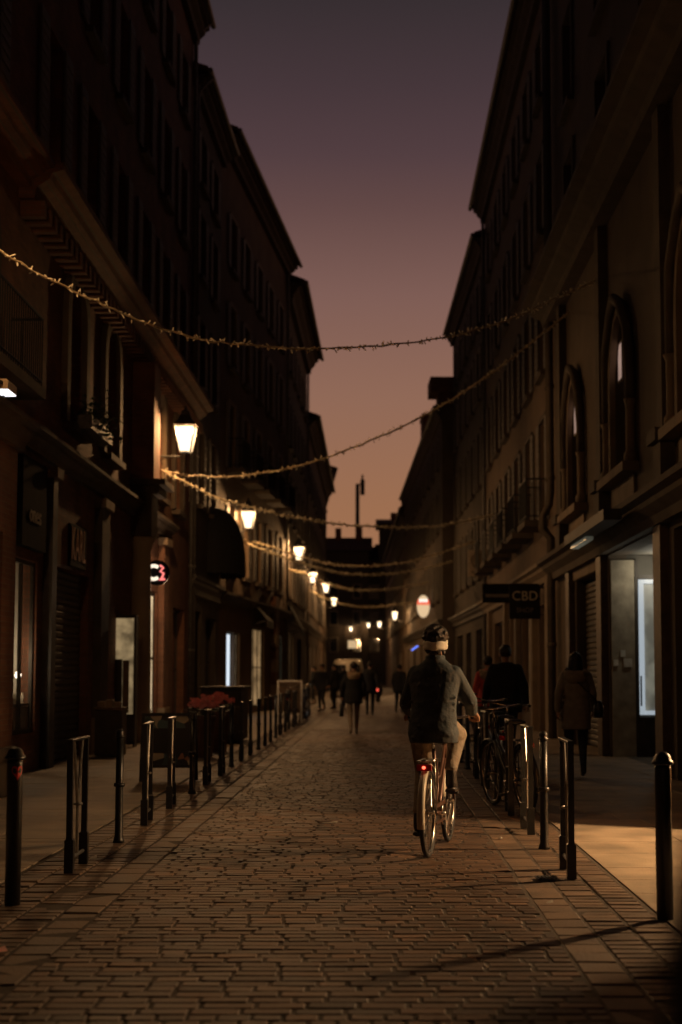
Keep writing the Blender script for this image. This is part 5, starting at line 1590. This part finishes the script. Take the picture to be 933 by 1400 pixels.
# flowers in pots behind the stands
def planter(label, px, py_base, h, w, seed):
    random.seed(seed)
    d = CAMH * FPX / (py_base - HOR)
    t = thing('flower_pot', label, 'potted plant', ((px - VX) / FPX * d, d, 0), 0, 'pink flower pots')
    MB().lathe([(w * .32, 0), (w * .42, h * .55), (w * .47, h * .57), (w * .47, h * .62), (w * .40, h * .62)], 18).build('pot', simple('terracotta', (.12, .06, .04), .8), t, True)
    lf, fl = MB(), MB()
    for k in range(150):
        p = Vector((random.gauss(0, w * .3), random.gauss(0, w * .25), h * .62 + abs(random.gauss(.09, .07))))
        a = random.uniform(0, 6.28); d1 = Vector((math.cos(a), math.sin(a), random.uniform(-.4, .6))) * .05; d2 = Vector((-math.sin(a), math.cos(a), .2)) * .022
        lf.add([p - d1, p + d2, p + d1, p - d2], [(0, 1, 2, 3)])
    for k in range(60):
        p = Vector((random.gauss(0, w * .22), random.gauss(0, w * .2), h * .62 + .17 + abs(random.gauss(.03, .05))))
        for q in range(5):
            a = q * 1.257 + random.random(); r_ = .038
            dd = Vector((math.cos(a), -.3, math.sin(a))).normalized() * r_; nn = Vector((-math.sin(a), 0, math.cos(a))) * r_ * .6
            fl.add([p, p + dd + nn, p + dd * 1.5, p + dd - nn], [(0, 1, 2, 3)])
    for o in (lf.build('leaves', simple('leaf_green', (.03, .055, .02), .6), t), fl.build('flowers', simple('petal_pink', (.85, .27, .26), .6, var=.3), t)): o['kind'] = 'stuff'
planter('pink flowering pot on the left pavement, left of two', 280, 1034, 1.10, .46, 5)
planter('pink flowering pot on the left pavement, right of two', 300, 1027, 1.16, .46, 6)
# cabinet with boxes on it by the poster window
d = 24.2
t = thing('newspaper_cabinet', 'low dark cabinet with small boxes on top beside the lit poster window', 'cabinet', ((153 - VX) / FPX * d, d, 0))
MB().bevbox(-.22, .24, -.2, .2, .02, .78, .01).build('body', M_WOOD, t); MB().box(-.25, .27, -.23, .23, .783, .82).build('top', M_WOOD2, t)
for q, (x, w_, h_) in enumerate(((-.14, .12, .10), (.0, .11, .13), (.13, .10, .09))): MB().bevbox(x - w_ / 2, x + w_ / 2, -.1, .08, .822, .822 + h_, .006).build('small_box', simple('card_tan', (.28, .2, .13), .7), t)
# dark café counter
d = 28.5
t = thing('terrace_counter', 'long dark terrace counter on the left pavement behind the flowers', 'counter', ((276 - VX) / FPX * d, d, 0))
MB().box(0, .80, 0, 1.6, .05, 1.08).build('body', M_WOOD, t); MB().bevbox(-.05, .85, -.05, 1.65, 1.083, 1.13, .01).build('top', M_WOOD, t)
for k in range(5): MB().box(.02 + k * .16, .14 + k * .16, -.02, -.003, .1, 1.05).build('panel', M_WOOD, t)
# rounded lamp projector on the brick shopfront
c = at(6, 538, 16.2)
t = thing('sign_projector', 'small lit projector lamp on top of the brick shopfront at the left edge', 'spotlight', (-4.24, 15.75, 4.58))
MB().bevbox(-.10, .13, -.09, .30, -.02, .10, .03).build('housing', simple('beige_enamel', (.5, .38, .25), .5), t)
MB().lathe([(.05, -.02), (.06, 0), (.05, .02)], 14, (.02, -.10, .05)).build('knob', M_IRON2, t)
MB().box(-.10, .125, -.08, .28, -.035, -.021).build('diffuser', emit('projector_lens', (.9, .9, .95), 2.2), t)
MB().tube([(0, .2, -.24), (0, .2, -.04)], .02, 6).build('stem', M_IRON2, t)
# parked white van far down the lane
d = 86
t = thing('van', 'pale delivery van parked far down the lane, seen from behind', 'van', (-1.75, d, 0))
m = MB().loft([(0, 0, z, w_, l_2) for z, w_, l_2 in ((.35, .93, 2.3), (.5, .98, 2.35), (1.2, .98, 2.35), (2.0, .88, 2.25), (2.2, .78, 2.1), (2.24, .6, 1.9))], 32, 5)
m.v = [(x, y_ + 2.4, z) for x, y_, z in m.v]; m.build('body', simple('van_paint', (.55, .50, .42), .35, var=.06), t, True)
for s_ in (-1, 1):
    MB().box(s_ * .45 - .32, s_ * .45 + .32, -.02, .16, 1.3, 1.9).build('rear_window', M_GLASS, t)
    MB().box(s_ * .86 - .06, s_ * .86 + .06, .0, .2, .85, 1.25).build('tail_light', simple('red_lens', (.35, .02, .015), .25), t)
    for yy in (.8, 3.9): MB().torus((s_ * .82, yy, .32), .24, .09, 'x', 20, 8).build('wheel', M_RUB, t, True)
MB().box(-.85, .85, -.06, .05, .38, .55).build('bumper', M_IRON2, t); MB().box(-.26, .26, -.075, -.061, .40, .52).build('number_plate', simple('plate_white', (.7, .7, .65), .5), t)
# scooter with red tail light
d = 68
t = thing('motor_scooter', 'motor scooter with a bright red tail light far down the lane', 'scooter', ((516 - VX) / FPX * d, d, 0), R(-4))
for yy in (0, 1.25): MB().torus((0, yy, .25), .19, .06, 'x', 24, 8).build('wheel', M_RUB, t, True)
m = MB().loft([(0, -.1, .36, .06, .1), (0, .1, .42, .16, .42), (0, .12, .62, .18, .46), (0, .16, .74, .13, .40)], 20, 2.4); m.build('body', simple('scooter_paint', (.05, .045, .05), .35), t, True)
MB().loft([(0, .15, .75, .13, .36), (0, .17, .83, .12, .36)], 20, 2.6).build('seat', M_SADB, t, True)
MB().tube([(0, 1.25, .27), (0, 1.1, .6), (0, 1.0, 1.02)], .04, 8).tube([(-.34, .94, 1.06), (0, 1.0, 1.02), (.34, .94, 1.06)], .018, 8).build('steering', M_IRON2, t, True)
MB().loft([(0, 1.08, .3, .15, .03), (0, 1.07, .6, .22, .05), (0, 1.02, .95, .14, .05)], 16, 2.5).build('leg_shield', simple('scooter_paint', (.05, .045, .05), .35), t, True)
MB().box(-.13, .13, .55, 1.05, .28, .34).build('footboard', M_IRON2, t)
MB().ell((0, -.36, .60), .10, .05, .06).build('tail_light', emit('scooter_red', (1, .10, .06), 2.0), t, True)
# tall mast above the roofs at the end of the street
d = 180
c = at(490, 652, d)
t = thing('mast', 'tall slender mast with a box on a bracket, dark against the dusk sky', 'mast', (at(489, 700, d).x, d, 0))
zt = c.z
MB().tube([(0, 0, 0), (0, 0, zt - .9)], [.34, .26], 10).build('pole', M_IRON2, t, True)
MB().tube([(0, 0, zt - 1.1), (.5, 0, zt - .9), (.62, 0, zt - .2)], .10, 8).build('bracket', M_IRON2, t, True)
MB().bevbox(.36, .92, -.3, .3, zt - 2.3, zt - .35, .08).box(.50, .76, -.2, .2, zt - .345, zt + .25).build('box', M_IRON2, t)
# dark post close to the lens at the lower right edge
t = thing('near_post', 'dark blurred post close by at the lower right edge', 'post', (.2, .9, 0))
MB().lathe([(.022, 0), (.022, 1.05), (.020, 1.24), (.014, 1.29), (.0, 1.31)], 18, cap=False).build('shaft', M_IRON2, t, True)
MB().lathe([(.05, 0), (.05, .02), (.03, .05)], 18).build('base', M_IRON2, t, True)
# litter
def litter(label, px, py, w, l, rz, mat):
    d = CAMH * FPX / (py - HOR)
    o = MB().add([(-w / 2, -l / 2, .003), (w / 2, -l / 2, .007), (w / 2, l / 2, .018), (-w / 2, l / 2, .004), (0, 0, .012)], [(0, 1, 4), (1, 2, 4), (2, 3, 4), (3, 0, 4)]).build('paper_scrap', mat)
    o.location = ((px - VX) / FPX * d, d, .004); o.rotation_euler = (0, 0, rz)
    tag(o, label, 'litter')
M_PAP = simple('paper', (.75, .70, .62), .7); M_PAPR = simple('paper_pink', (.80, .40, .32), .7)
litter('pinkish paper scrap on the bricks at the left edge', 8, 1294, .075, .09, .4, M_PAPR)
litter('pale folded scrap by the foot of the nearest left stand', 133, 1170, .05, .09, .2, M_PAP)
litter('tiny white scrap in the right gutter', 683, 1144, .02, .03, .5, M_PAP)
litter('small pale scrap in the right gutter, nearer the camera', 748, 1230, .04, .025, .1, M_PAP)
litter('thin pale strip lying on the middle of the lane', 452, 1123, .14, .018, .0, M_PAP)
d = CAMH * FPX / (1197 - HOR)
t = thing('drain_cover', 'small dark iron drain in the right gutter beside the nearest stand', 'drain', ((745 - VX) / FPX * d, d, 0))
MB().box(-.075, .075, -.09, .09, .006, .010).build('frame', M_IRON2, t)
for k in range(5): MB().box(-.06 + k * .026, -.045 + k * .026, -.075, .075, .0105, .016).build('bar', M_IRON2, t)
# trailing plants on a first-floor sill, left
random.seed(21)
t = thing('window_plant', 'dark trailing plant in a box on the first-floor sill at left', 'potted plant', (XL + .25, 23.4, 5.3))
MB().box(-.12, .14, -.9, .9, .0, .22).build('planter_box', M_WOOD, t)
lf = MB()
for k in range(420):
    p = Vector((random.gauss(.08, .12), random.uniform(-1.0, 1.0), .22 + random.gauss(.05, .16)))
    a = random.uniform(0, 6.28); d1 = Vector((math.cos(a), math.sin(a), random.uniform(-.8, .5))) * .06; d2 = Vector((-math.sin(a), math.cos(a), .2)) * .025
    lf.add([p - d1, p + d2, p + d1, p - d2], [(0, 1, 2, 3)])
lf.build('leaves', simple('leaf_green', (.03, .055, .02), .6), t)['kind'] = 'stuff'
